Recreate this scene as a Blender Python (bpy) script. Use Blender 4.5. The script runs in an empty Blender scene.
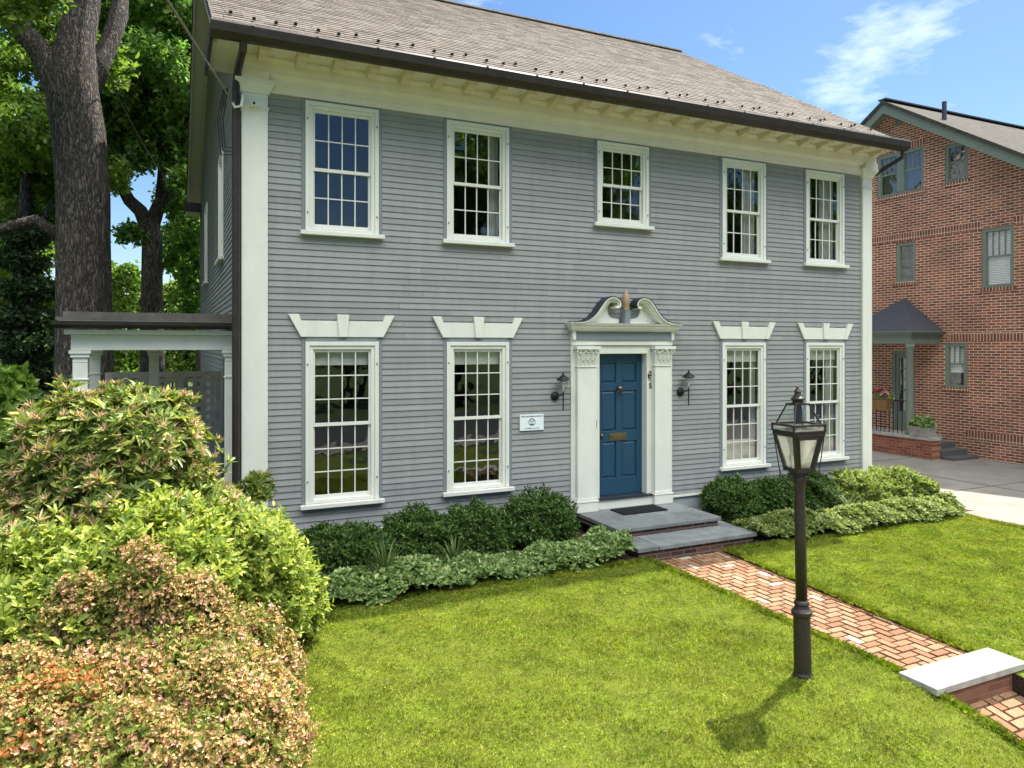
import bpy, bmesh, math, random
import numpy as np
from mathutils import Vector, Matrix

# ------------------------------------------------------------------ camera, sky, sun, exposure
S = bpy.context.scene
COL = S.collection
R = math.radians
cd = bpy.data.cameras.new('camera'); cam = bpy.data.objects.new('camera', cd); COL.objects.link(cam)
cam.location = (0, -9.2, 2.70)
cam.rotation_euler = (R(90), 0, -R(25.197))
cd.sensor_width = 36; cd.lens = 735 / 1024 * 36
cd.shift_y = -(384 - 345.3) / 1024
cd.clip_start = .1; cd.clip_end = 3000
S.camera = cam

SUN = Vector((1.03, .43, 1.98)).normalized()
elev = math.asin(SUN.z); azim = math.atan2(SUN.x, SUN.y)
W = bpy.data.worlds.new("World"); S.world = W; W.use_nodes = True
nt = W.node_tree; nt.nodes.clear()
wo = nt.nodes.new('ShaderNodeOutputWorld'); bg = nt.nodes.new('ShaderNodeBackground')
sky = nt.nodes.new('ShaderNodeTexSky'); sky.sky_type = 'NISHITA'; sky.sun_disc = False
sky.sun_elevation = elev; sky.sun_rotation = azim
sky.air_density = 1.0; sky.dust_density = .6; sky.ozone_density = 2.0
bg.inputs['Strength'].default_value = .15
# white clouds placed by world direction: thin wisps ahead, an unseen bright bank added high over the street side to fill the shaded facade
N = nt.nodes.new; L = nt.links.new
hsv = N('ShaderNodeHueSaturation'); hsv.inputs['Hue'].default_value = .502; hsv.inputs['Saturation'].default_value = 1.22; hsv.inputs['Value'].default_value = .33; L(sky.outputs[0], hsv.inputs['Color'])
tc = N('ShaderNodeTexCoord'); mp = N('ShaderNodeMapping'); mp.inputs['Scale'].default_value = (2.2, 2.2, 6.0); mp.inputs['Location'].default_value = (3.1, .10, .95); mp.inputs['Rotation'].default_value = (0, 0, .30)
nz = N('ShaderNodeTexNoise'); nz.inputs['Scale'].default_value = 1.3; nz.inputs['Detail'].default_value = 8; nz.inputs['Roughness'].default_value = .6
L(tc.outputs['Generated'], mp.inputs['Vector']); L(mp.outputs[0], nz.inputs['Vector'])
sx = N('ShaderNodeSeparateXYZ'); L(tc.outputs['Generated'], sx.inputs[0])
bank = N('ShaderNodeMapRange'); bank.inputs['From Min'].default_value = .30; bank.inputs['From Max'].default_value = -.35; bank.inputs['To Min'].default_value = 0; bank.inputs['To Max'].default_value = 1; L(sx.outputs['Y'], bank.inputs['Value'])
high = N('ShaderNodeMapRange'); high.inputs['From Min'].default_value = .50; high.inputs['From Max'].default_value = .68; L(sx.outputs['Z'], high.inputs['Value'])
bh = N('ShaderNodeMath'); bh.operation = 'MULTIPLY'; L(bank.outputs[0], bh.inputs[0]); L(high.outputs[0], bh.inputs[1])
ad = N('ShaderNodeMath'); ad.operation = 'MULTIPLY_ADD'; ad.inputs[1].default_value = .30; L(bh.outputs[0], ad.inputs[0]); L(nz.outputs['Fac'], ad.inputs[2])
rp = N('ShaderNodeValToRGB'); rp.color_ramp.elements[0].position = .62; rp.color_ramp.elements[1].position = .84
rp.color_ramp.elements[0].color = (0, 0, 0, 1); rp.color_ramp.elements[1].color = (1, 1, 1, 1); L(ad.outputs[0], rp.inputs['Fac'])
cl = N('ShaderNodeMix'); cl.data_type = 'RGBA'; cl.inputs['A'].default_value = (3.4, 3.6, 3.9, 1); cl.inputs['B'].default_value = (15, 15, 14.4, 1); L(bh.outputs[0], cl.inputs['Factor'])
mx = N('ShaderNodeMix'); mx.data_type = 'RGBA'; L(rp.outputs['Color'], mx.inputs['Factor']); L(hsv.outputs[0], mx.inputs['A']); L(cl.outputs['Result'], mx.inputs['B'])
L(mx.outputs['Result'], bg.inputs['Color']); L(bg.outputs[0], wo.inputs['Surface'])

sd = bpy.data.lights.new('sun', 'SUN'); sd.energy = 3.3; sd.angle = R(.5); sd.color = (1, .95, .86)
so = bpy.data.objects.new('sun', sd); COL.objects.link(so)
so.rotation_euler = SUN.to_track_quat('Z', 'Y').to_euler()
so.location = (20, 10, 30)
S.view_settings.view_transform = 'Standard'; S.view_settings.look = 'None'
S.view_settings.exposure = 1.82; S.view_settings.gamma = 1
S.cycles.max_bounces = 8; S.cycles.transparent_max_bounces = 12

# ------------------------------------------------------------------ helpers
rng = np.random.default_rng(7)
rnd = random.Random(11)
WL = {}                                     # world location of unrotated parents

class MB:
    def __init__(s): s.v = []; s.f = []
    def add(s, v, f):
        b = len(s.v); s.v += [tuple(p) for p in v]; s.f += [tuple(i + b for i in q) for q in f]; return s
    def box(s, x0, x1, y0, y1, z0, z1):
        return s.add([(x0, y0, z0), (x1, y0, z0), (x1, y1, z0), (x0, y1, z0), (x0, y0, z1), (x1, y0, z1), (x1, y1, z1), (x0, y1, z1)],
                     [(0, 3, 2, 1), (4, 5, 6, 7), (0, 1, 5, 4), (1, 2, 6, 5), (2, 3, 7, 6), (3, 0, 4, 7)])
    def prism(s, poly, axis, a, b):
        """poly: 2-D points in the other two axes (in x,y,z order), extruded along axis from a to b."""
        n = len(poly)
        def p(q, t):
            return {'x': (t, q[0], q[1]), 'y': (q[0], t, q[1]), 'z': (q[0], q[1], t)}[axis]
        v = [p(q, a) for q in poly] + [p(q, b) for q in poly]
        f = [tuple(range(n)), tuple(range(2 * n - 1, n - 1, -1))] + [(i, i + n, (i + 1) % n + n, (i + 1) % n) for i in range(n)]
        return s.add(v, f)
    def hull8(s, lo, hi):                   # 4 low points, 4 high points
        return s.add(list(lo) + list(hi), [(0, 3, 2, 1), (4, 5, 6, 7), (0, 1, 5, 4), (1, 2, 6, 5), (2, 3, 7, 6), (3, 0, 4, 7)])
    def bar(s, a, b, w, h=None):            # square bar from a to b
        a = Vector(a); b = Vector(b); d = (b - a).normalized(); h = h or w
        u = d.cross(Vector((0, 0, 1)))
        if u.length < 1e-3: u = Vector((1, 0, 0))
        u.normalize(); t = u.cross(d)
        q = [-u * w / 2 - t * h / 2, u * w / 2 - t * h / 2, u * w / 2 + t * h / 2, -u * w / 2 + t * h / 2]
        return s.hull8([a + k for k in q], [b + k for k in q])
    def tube(s, pts, rad, n=8):
        pts = [Vector(p) for p in pts]
        if not hasattr(rad, '__len__'): rad = [rad] * len(pts)
        b = len(s.v); up = None
        for i, p in enumerate(pts):
            d = (pts[min(i + 1, len(pts) - 1)] - pts[max(i - 1, 0)]).normalized()
            if up is None: up = Vector((0, 0, 1)) if abs(d.z) < .9 else Vector((1, 0, 0))
            u = d.cross(up).normalized(); w = u.cross(d).normalized(); up = w
            for k in range(n):
                a = 2 * math.pi * k / n
                s.v.append(tuple(p + u * math.cos(a) * rad[i] + w * math.sin(a) * rad[i]))
        for i in range(len(pts) - 1):
            for k in range(n):
                s.f.append((b + i * n + k, b + i * n + (k + 1) % n, b + (i + 1) * n + (k + 1) % n, b + (i + 1) * n + k))
        s.f.append(tuple(b + k for k in range(n - 1, -1, -1)))
        s.f.append(tuple(b + (len(pts) - 1) * n + k for k in range(n)))
        return s
    def lathe(s, prof, c=(0, 0, 0), n=20):
        return s.tube([(c[0], c[1], c[2] + z) for r, z in prof], [max(r, 1e-4) for r, z in prof], n) if False else s._lathe(prof, c, n)
    def _lathe(s, prof, c, n):
        b = len(s.v)
        for r, z in prof:
            for k in range(n):
                a = 2 * math.pi * k / n
                s.v.append((c[0] + max(r, 1e-4) * math.cos(a), c[1] + max(r, 1e-4) * math.sin(a), c[2] + z))
        for i in range(len(prof) - 1):
            for k in range(n):
                s.f.append((b + i * n + k, b + i * n + (k + 1) % n, b + (i + 1) * n + (k + 1) % n, b + (i + 1) * n + k))
        s.f.append(tuple(b + k for k in range(n - 1, -1, -1)))
        s.f.append(tuple(b + (len(prof) - 1) * n + k for k in range(n)))
        return s
    def frame(s, x0, x1, z0, z1, w, y0, y1, wt=None, wb=None):
        wt = w if wt is None else wt; wb = w if wb is None else wb
        s.box(x0, x0 + w, y0, y1, z0, z1); s.box(x1 - w, x1, y0, y1, z0, z1)
        s.box(x0 + w, x1 - w, y0, y1, z1 - wt, z1)
        if wb: s.box(x0 + w, x1 - w, y0, y1, z0, z0 + wb)
        return s
    def build(s, name, m, parent=None, local=False, loc=None, smooth=False, bevel=0):
        me = bpy.data.meshes.new(name); me.from_pydata(s.v, [], s.f)
        bm = bmesh.new(); bm.from_mesh(me); bmesh.ops.recalc_face_normals(bm, faces=bm.faces); bm.to_mesh(me); bm.free()
        return link(name, me, m, parent, local, loc, smooth, bevel)

def link(name, me, m, parent=None, local=False, loc=None, smooth=False, bevel=0):
    if m: me.materials.append(m)
    o = bpy.data.objects.new(name, me); COL.objects.link(o)
    if parent is not None:
        o.parent = parent
        o.location = loc if loc is not None else ((0, 0, 0) if local else -WL.get(parent.name, Vector((0, 0, 0))))
    elif loc is not None: o.location = loc
    WL[o.name] = Vector((0, 0, 0)) if loc is None else Vector(loc)
    if smooth:
        me.polygons.foreach_set('use_smooth', [True] * len(me.polygons))
    if bevel:
        b = o.modifiers.new('bevel', 'BEVEL'); b.width = bevel; b.segments = 2; b.limit_method = 'ANGLE'; b.angle_limit = R(40)
    return o

def sub(o): WL[o.name] = Vector((0, 0, 0)); return o      # children of a part share the part's frame

def tag(o, label=None, cat=None, group=None, kind=None):
    if label: o['label'] = label
    if cat: o['category'] = cat
    if group: o['group'] = group
    if kind: o['kind'] = kind
    return o

def thing(name, loc, label, cat, group=None, rz=0):
    o = bpy.data.objects.new(name, None); COL.objects.link(o); o.location = loc; o.rotation_euler.z = rz
    o.empty_display_size = .2; WL[o.name] = Vector(loc)
    return tag(o, label, cat, group)

def copy_tree(o, parent=None):
    c = o.copy(); COL.objects.link(c)
    if parent is not None: c.parent = parent
    for ch in list(o.children): copy_tree(ch, c)
    return c

def npmesh(name, V, F, m, parent=None, smooth=False, loc=None):
    """numpy verts (n,3) and faces (m,k)"""
    me = bpy.data.meshes.new(name); k = F.shape[1]
    me.vertices.add(len(V)); me.vertices.foreach_set('co', np.ascontiguousarray(V, dtype=np.float32).ravel())
    me.loops.add(F.size); me.loops.foreach_set('vertex_index', np.ascontiguousarray(F, dtype=np.int32).ravel())
    me.polygons.add(len(F)); me.polygons.foreach_set('loop_start', np.arange(0, F.size, k, dtype=np.int32))
    try: me.polygons.foreach_set('loop_total', np.full(len(F), k, dtype=np.int32))
    except Exception: pass
    me.update(calc_edges=True); me.validate()
    return link(name, me, m, parent, False, loc, smooth)

# ------------------------------------------------------------------ materials
def srgb(r, g, b):
    f = lambda c: (c / 255 / 12.92) if c / 255 <= .04045 else ((c / 255 + .055) / 1.055) ** 2.4
    return (f(r), f(g), f(b), 1)

def mat(name, col, rough=.6, spec=.3, metal=0, var=.08, vscale=6, bump=0, bscale=40, streak=None, island=0):
    m = bpy.data.materials.new(name); m.use_nodes = True; t = m.node_tree; n = t.nodes; p = n['Principled BSDF']
    p.inputs['Roughness'].default_value = rough; p.inputs['Specular IOR Level'].default_value = spec; p.inputs['Metallic'].default_value = metal
    tc = n.new('ShaderNodeTexCoord'); mp = n.new('ShaderNodeMapping')
    t.links.new(tc.outputs['Object'], mp.inputs['Vector'])
    if streak: mp.inputs['Scale'].default_value = streak
    nz = n.new('ShaderNodeTexNoise'); nz.inputs['Scale'].default_value = vscale; nz.inputs['Detail'].default_value = 6; nz.inputs['Roughness'].default_value = .6
    t.links.new(mp.outputs[0], nz.inputs['Vector'])
    hs = n.new('ShaderNodeHueSaturation'); hs.inputs['Color'].default_value = col
    mr = n.new('ShaderNodeMapRange'); mr.inputs['From Min'].default_value = .25; mr.inputs['From Max'].default_value = .75
    mr.inputs['To Min'].default_value = 1 - var; mr.inputs['To Max'].default_value = 1 + var
    t.links.new(nz.outputs['Fac'], mr.inputs['Value'])
    if island:
        g = n.new('ShaderNodeNewGeometry'); m2 = n.new('ShaderNodeMapRange'); m2.inputs['To Min'].default_value = 1 - island; m2.inputs['To Max'].default_value = 1 + island
        t.links.new(g.outputs['Random Per Island'], m2.inputs['Value'])
        mu = n.new('ShaderNodeMath'); mu.operation = 'MULTIPLY'; t.links.new(mr.outputs[0], mu.inputs[0]); t.links.new(m2.outputs[0], mu.inputs[1])
        t.links.new(mu.outputs[0], hs.inputs['Value'])
    else: t.links.new(mr.outputs[0], hs.inputs['Value'])
    t.links.new(hs.outputs[0], p.inputs['Base Color'])
    if bump:
        nb = n.new('ShaderNodeTexNoise'); nb.inputs['Scale'].default_value = bscale; nb.inputs['Detail'].default_value = 5
        t.links.new(mp.outputs[0], nb.inputs['Vector'])
        b = n.new('ShaderNodeBump'); b.inputs['Strength'].default_value = bump; b.inputs['Distance'].default_value = .01
        t.links.new(nb.outputs['Fac'], b.inputs['Height']); t.links.new(b.outputs[0], p.inputs['Normal'])
    return m

def leafmat(name, cols, transl=.35, rough=.5, spec=.25, tcol=1.25):
    m = bpy.data.materials.new(name); m.use_nodes = True; t = m.node_tree; n = t.nodes; p = n['Principled BSDF']; out = n['Material Output']
    g = n.new('ShaderNodeNewGeometry'); r = n.new('ShaderNodeValToRGB'); r.color_ramp.interpolation = 'LINEAR'
    e = r.color_ramp.elements
    while len(e) < len(cols): e.new(.5)
    for i, (pos, c) in enumerate(cols):
        e[i].position = pos; e[i].color = c
    t.links.new(g.outputs['Random Per Island'], r.inputs['Fac'])
    p.inputs['Roughness'].default_value = rough; p.inputs['Specular IOR Level'].default_value = spec
    t.links.new(r.outputs[0], p.inputs['Base Color'])
    if transl:
        tr = n.new('ShaderNodeBsdfTranslucent'); hs = n.new('ShaderNodeHueSaturation'); hs.inputs['Value'].default_value = tcol; hs.inputs['Saturation'].default_value = 1.1
        t.links.new(r.outputs[0], hs.inputs['Color']); t.links.new(hs.outputs[0], tr.inputs['Color'])
        mx = n.new('ShaderNodeMixShader'); mx.inputs[0].default_value = transl
        t.links.new(p.outputs[0], mx.inputs[1]); t.links.new(tr.outputs[0], mx.inputs[2]); t.links.new(mx.outputs[0], out.inputs['Surface'])
    return m

def rampisland(name, cols, rough=.8, bump=.3, bscale=60, var=.12):
    """solid material whose colour changes from piece to piece (bricks, shingles)"""
    m = mat(name, (1, 1, 1, 1), rough, .2, var=var, vscale=25, bump=bump, bscale=bscale)
    t = m.node_tree; n = t.nodes
    g = n.new('ShaderNodeNewGeometry'); r = n.new('ShaderNodeValToRGB'); e = r.color_ramp.elements
    while len(e) < len(cols): e.new(.5)
    for i, (pos, c) in enumerate(cols): e[i].position = pos; e[i].color = c
    t.links.new(g.outputs['Random Per Island'], r.inputs['Fac'])
    hs = next(x for x in n if x.type == 'HUE_SAT'); t.links.new(r.outputs[0], hs.inputs['Color'])
    return m

def brickmat(name, rot, c1, c2, cm, bw=.212, bh=.066, mort=.0085, swap=False):
    """brick texture laid on a wall: rot turns object space so the wall lies in the texture's xy plane"""
    m = bpy.data.materials.new(name); m.use_nodes = True; t = m.node_tree; n = t.nodes; p = n['Principled BSDF']
    tc = n.new('ShaderNodeTexCoord'); sx = n.new('ShaderNodeSeparateXYZ'); cx = n.new('ShaderNodeCombineXYZ')
    t.links.new(tc.outputs['Object'], sx.inputs[0])
    a, b = rot
    t.links.new(sx.outputs[a], cx.inputs[1 if swap else 0]); t.links.new(sx.outputs[b], cx.inputs[0 if swap else 1])
    br = n.new('ShaderNodeTexBrick'); br.inputs['Scale'].default_value = 1
    br.inputs['Brick Width'].default_value = bw; br.inputs['Row Height'].default_value = bh
    br.inputs['Mortar Size'].default_value = mort; br.inputs['Mortar Smooth'].default_value = .2; br.inputs['Bias'].default_value = -.1
    br.inputs['Color1'].default_value = c1; br.inputs['Color2'].default_value = c2; br.inputs['Mortar'].default_value = cm
    br.offset = 0 if swap else .5
    t.links.new(cx.outputs[0], br.inputs['Vector'])
    nz = n.new('ShaderNodeTexNoise'); nz.inputs['Scale'].default_value = 1.1; nz.inputs['Detail'].default_value = 8; t.links.new(cx.outputs[0], nz.inputs['Vector'])
    mr = n.new('ShaderNodeMapRange'); mr.inputs['From Min'].default_value = .3; mr.inputs['From Max'].default_value = .7; mr.inputs['To Min'].default_value = .8; mr.inputs['To Max'].default_value = 1.2
    t.links.new(nz.outputs['Fac'], mr.inputs['Value'])
    hs = n.new('ShaderNodeHueSaturation'); t.links.new(br.outputs['Color'], hs.inputs['Color']); t.links.new(mr.outputs[0], hs.inputs['Value'])
    t.links.new(hs.outputs[0], p.inputs['Base Color'])
    bp = n.new('ShaderNodeBump'); bp.invert = True; bp.inputs['Strength'].default_value = .6; bp.inputs['Distance'].default_value = .012
    t.links.new(br.outputs['Fac'], bp.inputs['Height']); t.links.new(bp.outputs[0], p.inputs['Normal'])
    p.inputs['Roughness'].default_value = .85
    return m

def glassmat(name, tint=(.9, .95, .95, 1), wav=.0008, ior=1.5, boost=0.0):
    """thin pane: fresnel mix of see-through and mirror, slightly wavy"""
    m = bpy.data.materials.new(name); m.use_nodes = True; t = m.node_tree; n = t.nodes; n.remove(n['Principled BSDF']); out = n['Material Output']
    tr = n.new('ShaderNodeBsdfTransparent'); tr.inputs[0].default_value = tint
    gl = n.new('ShaderNodeBsdfGlossy'); gl.inputs['Roughness'].default_value = .01; gl.inputs[0].default_value = (.95, .97, 1, 1)
    fr = n.new('ShaderNodeFresnel'); ge = n.new('ShaderNodeNewGeometry'); mi = n.new('ShaderNodeMix'); mi.inputs['A'].default_value = ior; mi.inputs['B'].default_value = 1 / ior
    t.links.new(ge.outputs['Backfacing'], mi.inputs['Factor']); t.links.new(mi.outputs['Result'], fr.inputs['IOR'])
    ad = n.new('ShaderNodeMath'); ad.operation = 'MULTIPLY_ADD'; ad.inputs[1].default_value = 2.3; ad.inputs[2].default_value = boost; ad.use_clamp = True
    t.links.new(fr.outputs[0], ad.inputs[0])
    mx = n.new('ShaderNodeMixShader'); t.links.new(ad.outputs[0], mx.inputs[0]); t.links.new(tr.outputs[0], mx.inputs[1]); t.links.new(gl.outputs[0], mx.inputs[2])
    tc = n.new('ShaderNodeTexCoord'); nz = n.new('ShaderNodeTexNoise'); nz.inputs['Scale'].default_value = 3.0; t.links.new(tc.outputs['Object'], nz.inputs['Vector'])
    b = n.new('ShaderNodeBump'); b.inputs['Strength'].default_value = .5; b.inputs['Distance'].default_value = wav * 10
    t.links.new(nz.outputs['Fac'], b.inputs['Height']); t.links.new(b.outputs[0], gl.inputs['Normal'])
    t.links.new(mx.outputs[0], out.inputs['Surface'])
    return m

M = {}
M['siding'] = mat('siding_paint', (.252, .262, .259, 1), .65, .25, var=.09, vscale=3, island=.10, streak=(2.2, 1, .35))
M['siding_flat'] = mat('siding_flat_paint', (.19, .215, .232, 1), .6, .25, var=.04)
M['white'] = mat('cream_white_paint', (.66, .67, .60, 1), .5, .3, bump=.12, bscale=35, var=.07, vscale=4, streak=(1, 1, .5))
M['cream'] = mat('cornice_cream_paint', (.68, .645, .575, 1), .55, .3, var=.07, vscale=5, bump=.1, bscale=30)
M['floorpaint'] = mat('grey_floor_paint', (.38, .38, .37, 1), .6, .3, var=.1)
M['found'] = mat('foundation_paint', (.33, .37, .38, 1), .6, .25, var=.08)
M['tan'] = mat('bracket_tan_paint', (.62, .55, .42, 1), .6, .25, var=.1, vscale=8)
M['porchwhite'] = mat('porch_white_paint', (.74, .74, .66, 1), .55, .3, var=.06)
M['sash'] = mat('sash_white_paint', (.68, .68, .62, 1), .45, .35, var=.03)
M['glass'] = glassmat('window_glass')
M['interior'] = mat('room_plaster', (.10, .09, .08, 1), .8, .1)
M['shade'] = mat('roller_shade_fabric', (.55, .53, .46, 1), .9, .1, var=.08, vscale=12)
M['curtain'] = mat('curtain_cloth', (.40, .38, .34, 1), .9, .1, var=.12, vscale=9, streak=(6, 1, .3))
M['weave'] = mat('woven_screen', (.50, .43, .35, 1), .9, .1, var=.2, vscale=60)
M['gutter'] = mat('dark_copper_gutter', (.035, .028, .024, 1), .45, .4, metal=.3, var=.3, vscale=8)
M['blue'] = mat('blue_door_paint', (.014, .056, .105, 1), .42, .35, var=.06)
M['brass'] = mat('aged_brass', (.20, .15, .09, 1), .4, .5, metal=.9, var=.2, vscale=30)
M['gold'] = mat('tan_gilt_paint', (.36, .25, .15, 1), .5, .4, var=.15, vscale=20)
M['iron'] = mat('black_iron', (.012, .012, .013, 1), .5, .4, metal=.2, var=.2)
M['lead'] = mat('dark_lead_roofing', (.022, .026, .035, 1), .5, .4, var=.25, vscale=12)
M['post'] = mat('dark_brown_cast_iron', (.040, .030, .026, 1), .5, .45, metal=.3, var=.3, vscale=14, bump=.25, bscale=60)
M['lampglass'] = None
M['shingle'] = rampisland('roof_shingles', [(0, (0.088, 0.071, 0.057, 1)), (.35, (0.124, 0.101, 0.082, 1)), (.75, (0.150, 0.126, 0.104, 1)), (1, (0.139, 0.126, 0.114, 1))], .85, .5, 60, .25)
M['slate'] = mat('portico_slate', (.055, .058, .070, 1), .7, .3, var=.25, vscale=14, bump=.3, bscale=30)
M['bluestone'] = mat('bluestone', (.165, .182, .180, 1), .6, .3, var=.32, vscale=5, bump=.35, bscale=60, island=.25)
M['palestone'] = mat('pale_limestone', (.36, .345, .31, 1), .8, .2, var=.32, vscale=6, bump=.2, bscale=80)
M['concrete'] = mat('driveway_concrete', (.225, .208, .180, 1), .9, .15, var=.22, vscale=1.6, bump=.2, bscale=120)
M['mulch'] = mat('mulch_soil', (.055, .038, .026, 1), .95, .1, var=.5, vscale=40, bump=1, bscale=50)
M['mat'] = mat('black_rubber_mat', (.010, .011, .013, 1), .85, .2, var=.4, vscale=50, bump=.5, bscale=120)
M['brickN'] = brickmat('neighbour_brick', (1, 2), (.14, .045, .027, 1), (.32, .105, .054, 1), (.66, .49, .35, 1))
M['brickN_y'] = brickmat('neighbour_brick_front', (0, 2), (.14, .045, .027, 1), (.32, .105, .054, 1), (.66, .49, .35, 1))
M['soldier'] = brickmat('soldier_brick', (1, 2), (.13, .042, .027, 1), (.28, .088, .052, 1), (.62, .47, .34, 1), bw=.23, bh=.075, swap=True)
M['brickL'] = brickmat('low_wall_brick', (1, 2), (.17, .055, .032, 1), (.32, .115, .062, 1), (.34, .17, .11, 1), bh=.07, mort=.007)
M['brickS'] = brickmat('stoop_brick', (0, 2), (.05, .020, .015, 1), (.15, .055, .036, 1), (.17, .13, .105, 1), bh=.066, mort=.012)
M['brickR'] = brickmat('step_riser_brick', (0, 2), (.16, .065, .038, 1), (.28, .13, .075, 1), (.20, .12, .08, 1), bh=.062, mort=.007)
M['pave'] = rampisland('path_bricks', [(0, (0.193, 0.097, 0.053, 1)), (.5, (0.258, 0.143, 0.078, 1)), (.95, (0.299, 0.181, 0.108, 1)), (.97, (0.361, 0.294, 0.208, 1)), (1, (0.385, 0.328, 0.240, 1))], .85, .6, 60, .22)
M['greentrim'] = mat('sage_green_trim', (.170, .205, .165, 1), .55, .3, var=.05)
M['roofN'] = mat('neighbour_shingles', (.062, .056, .046, 1), .9, .2, var=.5, vscale=7, streak=(1, 1, 1), bump=.5, bscale=30)
M['grey_step'] = mat('grey_step_paint', (.10, .10, .10, 1), .7, .2, var=.15)
M['bark'] = None
M['porchroof'] = mat('worn_grey_roofing', (.11, .10, .088, 1), .8, .2, var=.3, vscale=6)
M['lattice'] = mat('lattice_grey_wood', (.68, .60, .54, 1), .9, .1, var=.2, vscale=10, bump=.2)
M['darkwood'] = mat('dark_fence_wood', (.085, .068, .055, 1), .9, .1, var=.3, vscale=10, streak=(1, 1, .2), bump=.3)
M['rake'] = mat('tan_grey_rake_paint', (.50, .45, .37, 1), .7, .2, var=.08)
M['weathered'] = mat('weathered_wood', (.24, .21, .185, 1), .9, .1, var=.25, vscale=10, streak=(1, 1, .2), bump=.3)
M['cable'] = mat('grey_cable', (.20, .18, .16, 1), .6, .3)
M['darkcable'] = mat('black_cable', (.02, .02, .02, 1), .6, .3)
M['plaque'] = mat('white_plaque_enamel', (.72, .78, .80, 1), .35, .4, var=.03)
M['ink'] = mat('grey_ink', (.12, .14, .17, 1), .7, .2)
M['asphalt'] = mat('asphalt', (.05, .05, .05, 1), .9, .2, var=.2, vscale=3, bump=.3, bscale=100)

def barkmat(name, c1, c2, vs=9):
    m = bpy.data.materials.new(name); m.use_nodes = True; t = m.node_tree; n = t.nodes; p = n['Principled BSDF']
    tc = n.new('ShaderNodeTexCoord'); mp = n.new('ShaderNodeMapping'); mp.inputs['Scale'].default_value = (1, 1, .20); t.links.new(tc.outputs['Object'], mp.inputs[0])
    vo = n.new('ShaderNodeTexVoronoi'); vo.feature = 'DISTANCE_TO_EDGE'; vo.inputs['Scale'].default_value = vs
    nz = n.new('ShaderNodeTexNoise'); nz.inputs['Scale'].default_value = vs * .9; nz.inputs['Detail'].default_value = 8; t.links.new(mp.outputs[0], nz.inputs['Vector'])
    ad = n.new('ShaderNodeVectorMath'); ad.operation = 'MULTIPLY_ADD'; ad.inputs[1].default_value = (.25, .25, .25); t.links.new(nz.outputs['Color'], ad.inputs[0]); t.links.new(mp.outputs[0], ad.inputs[2])
    t.links.new(ad.outputs[0], vo.inputs['Vector'])
    r = n.new('ShaderNodeValToRGB'); r.color_ramp.elements[0].color = c1; r.color_ramp.elements[1].color = c2; r.color_ramp.elements[1].position = .28
    t.links.new(vo.outputs['Distance'], r.inputs['Fac'])
    mx = n.new('ShaderNodeMix'); mx.data_type = 'RGBA'; mx.blend_type = 'MULTIPLY'; mx.inputs['Factor'].default_value = .7
    r2 = n.new('ShaderNodeValToRGB'); r2.color_ramp.elements[0].color = (.45, .45, .45, 1); r2.color_ramp.elements[1].color = (1.2, 1.2, 1.2, 1); t.links.new(nz.outputs['Fac'], r2.inputs['Fac'])
    t.links.new(r.outputs[0], mx.inputs['A']); t.links.new(r2.outputs[0], mx.inputs['B']); t.links.new(mx.outputs['Result'], p.inputs['Base Color'])
    b = n.new('ShaderNodeBump'); b.inputs['Strength'].default_value = 1; b.inputs['Distance'].default_value = .12; t.links.new(vo.outputs['Distance'], b.inputs['Height']); t.links.new(b.outputs[0], p.inputs['Normal'])
    p.inputs['Roughness'].default_value = .95
    return m
M['bark'] = barkmat('furrowed_bark', (.022, .017, .014, 1), (.25, .21, .18, 1), 15)
M['twig'] = mat('twig_bark', (.07, .05, .038, 1), .9, .1, var=.3)

# ------------------------------------------------------------------ ground
def gz(x, y):                                # terrain: level at the house, sinking towards the street
    t = np.clip((-4.9 - np.asarray(y, float)) / 2.6, 0, 1); t = t * t * (3 - 2 * t)
    return -.36 * t
def grid(x0, x1, y0, y1, step, zf):
    nx = max(2, int(round((x1 - x0) / step)) + 1); ny = max(2, int(round((y1 - y0) / step)) + 1)
    X, Y = np.meshgrid(np.linspace(x0, x1, nx), np.linspace(y0, y1, ny), indexing='ij')
    Z = zf(X, Y)
    V = np.stack([X, Y, Z], -1).reshape(-1, 3)
    i = np.arange(nx * ny).reshape(nx, ny)
    F = np.stack([i[:-1, :-1], i[1:, :-1], i[1:, 1:], i[:-1, 1:]], -1).reshape(-1, 4)
    return V, F
def groundmat():
    m = mat('ground_grass_and_soil', (.050, .075, .022, 1), .95, .1, var=.35, vscale=.8, bump=.6, bscale=25)
    return m
M['ground'] = groundmat()
xs = np.concatenate([[-1500, -300, -80, -30], np.arange(-16, 30.1, .5), [60, 300, 1500]])
ys = np.concatenate([[-1500, -300, -80, -40], np.arange(-24, 30.1, .5), [60, 300, 1500]])
X, Y = np.meshgrid(xs, ys, indexing='ij'); Z = gz(X, Y) - .06 - .5 * ((X > -2) & (X < 11) & (Y < -2.2) & (Y > -10))
i = np.arange(X.size).reshape(X.shape)
g = npmesh('ground', np.stack([X, Y, Z], -1).reshape(-1, 3), np.stack([i[:-1, :-1], i[1:, :-1], i[1:, 1:], i[:-1, 1:]], -1).reshape(-1, 4), M['ground'], smooth=True)
tag(g, kind='structure')

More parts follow.
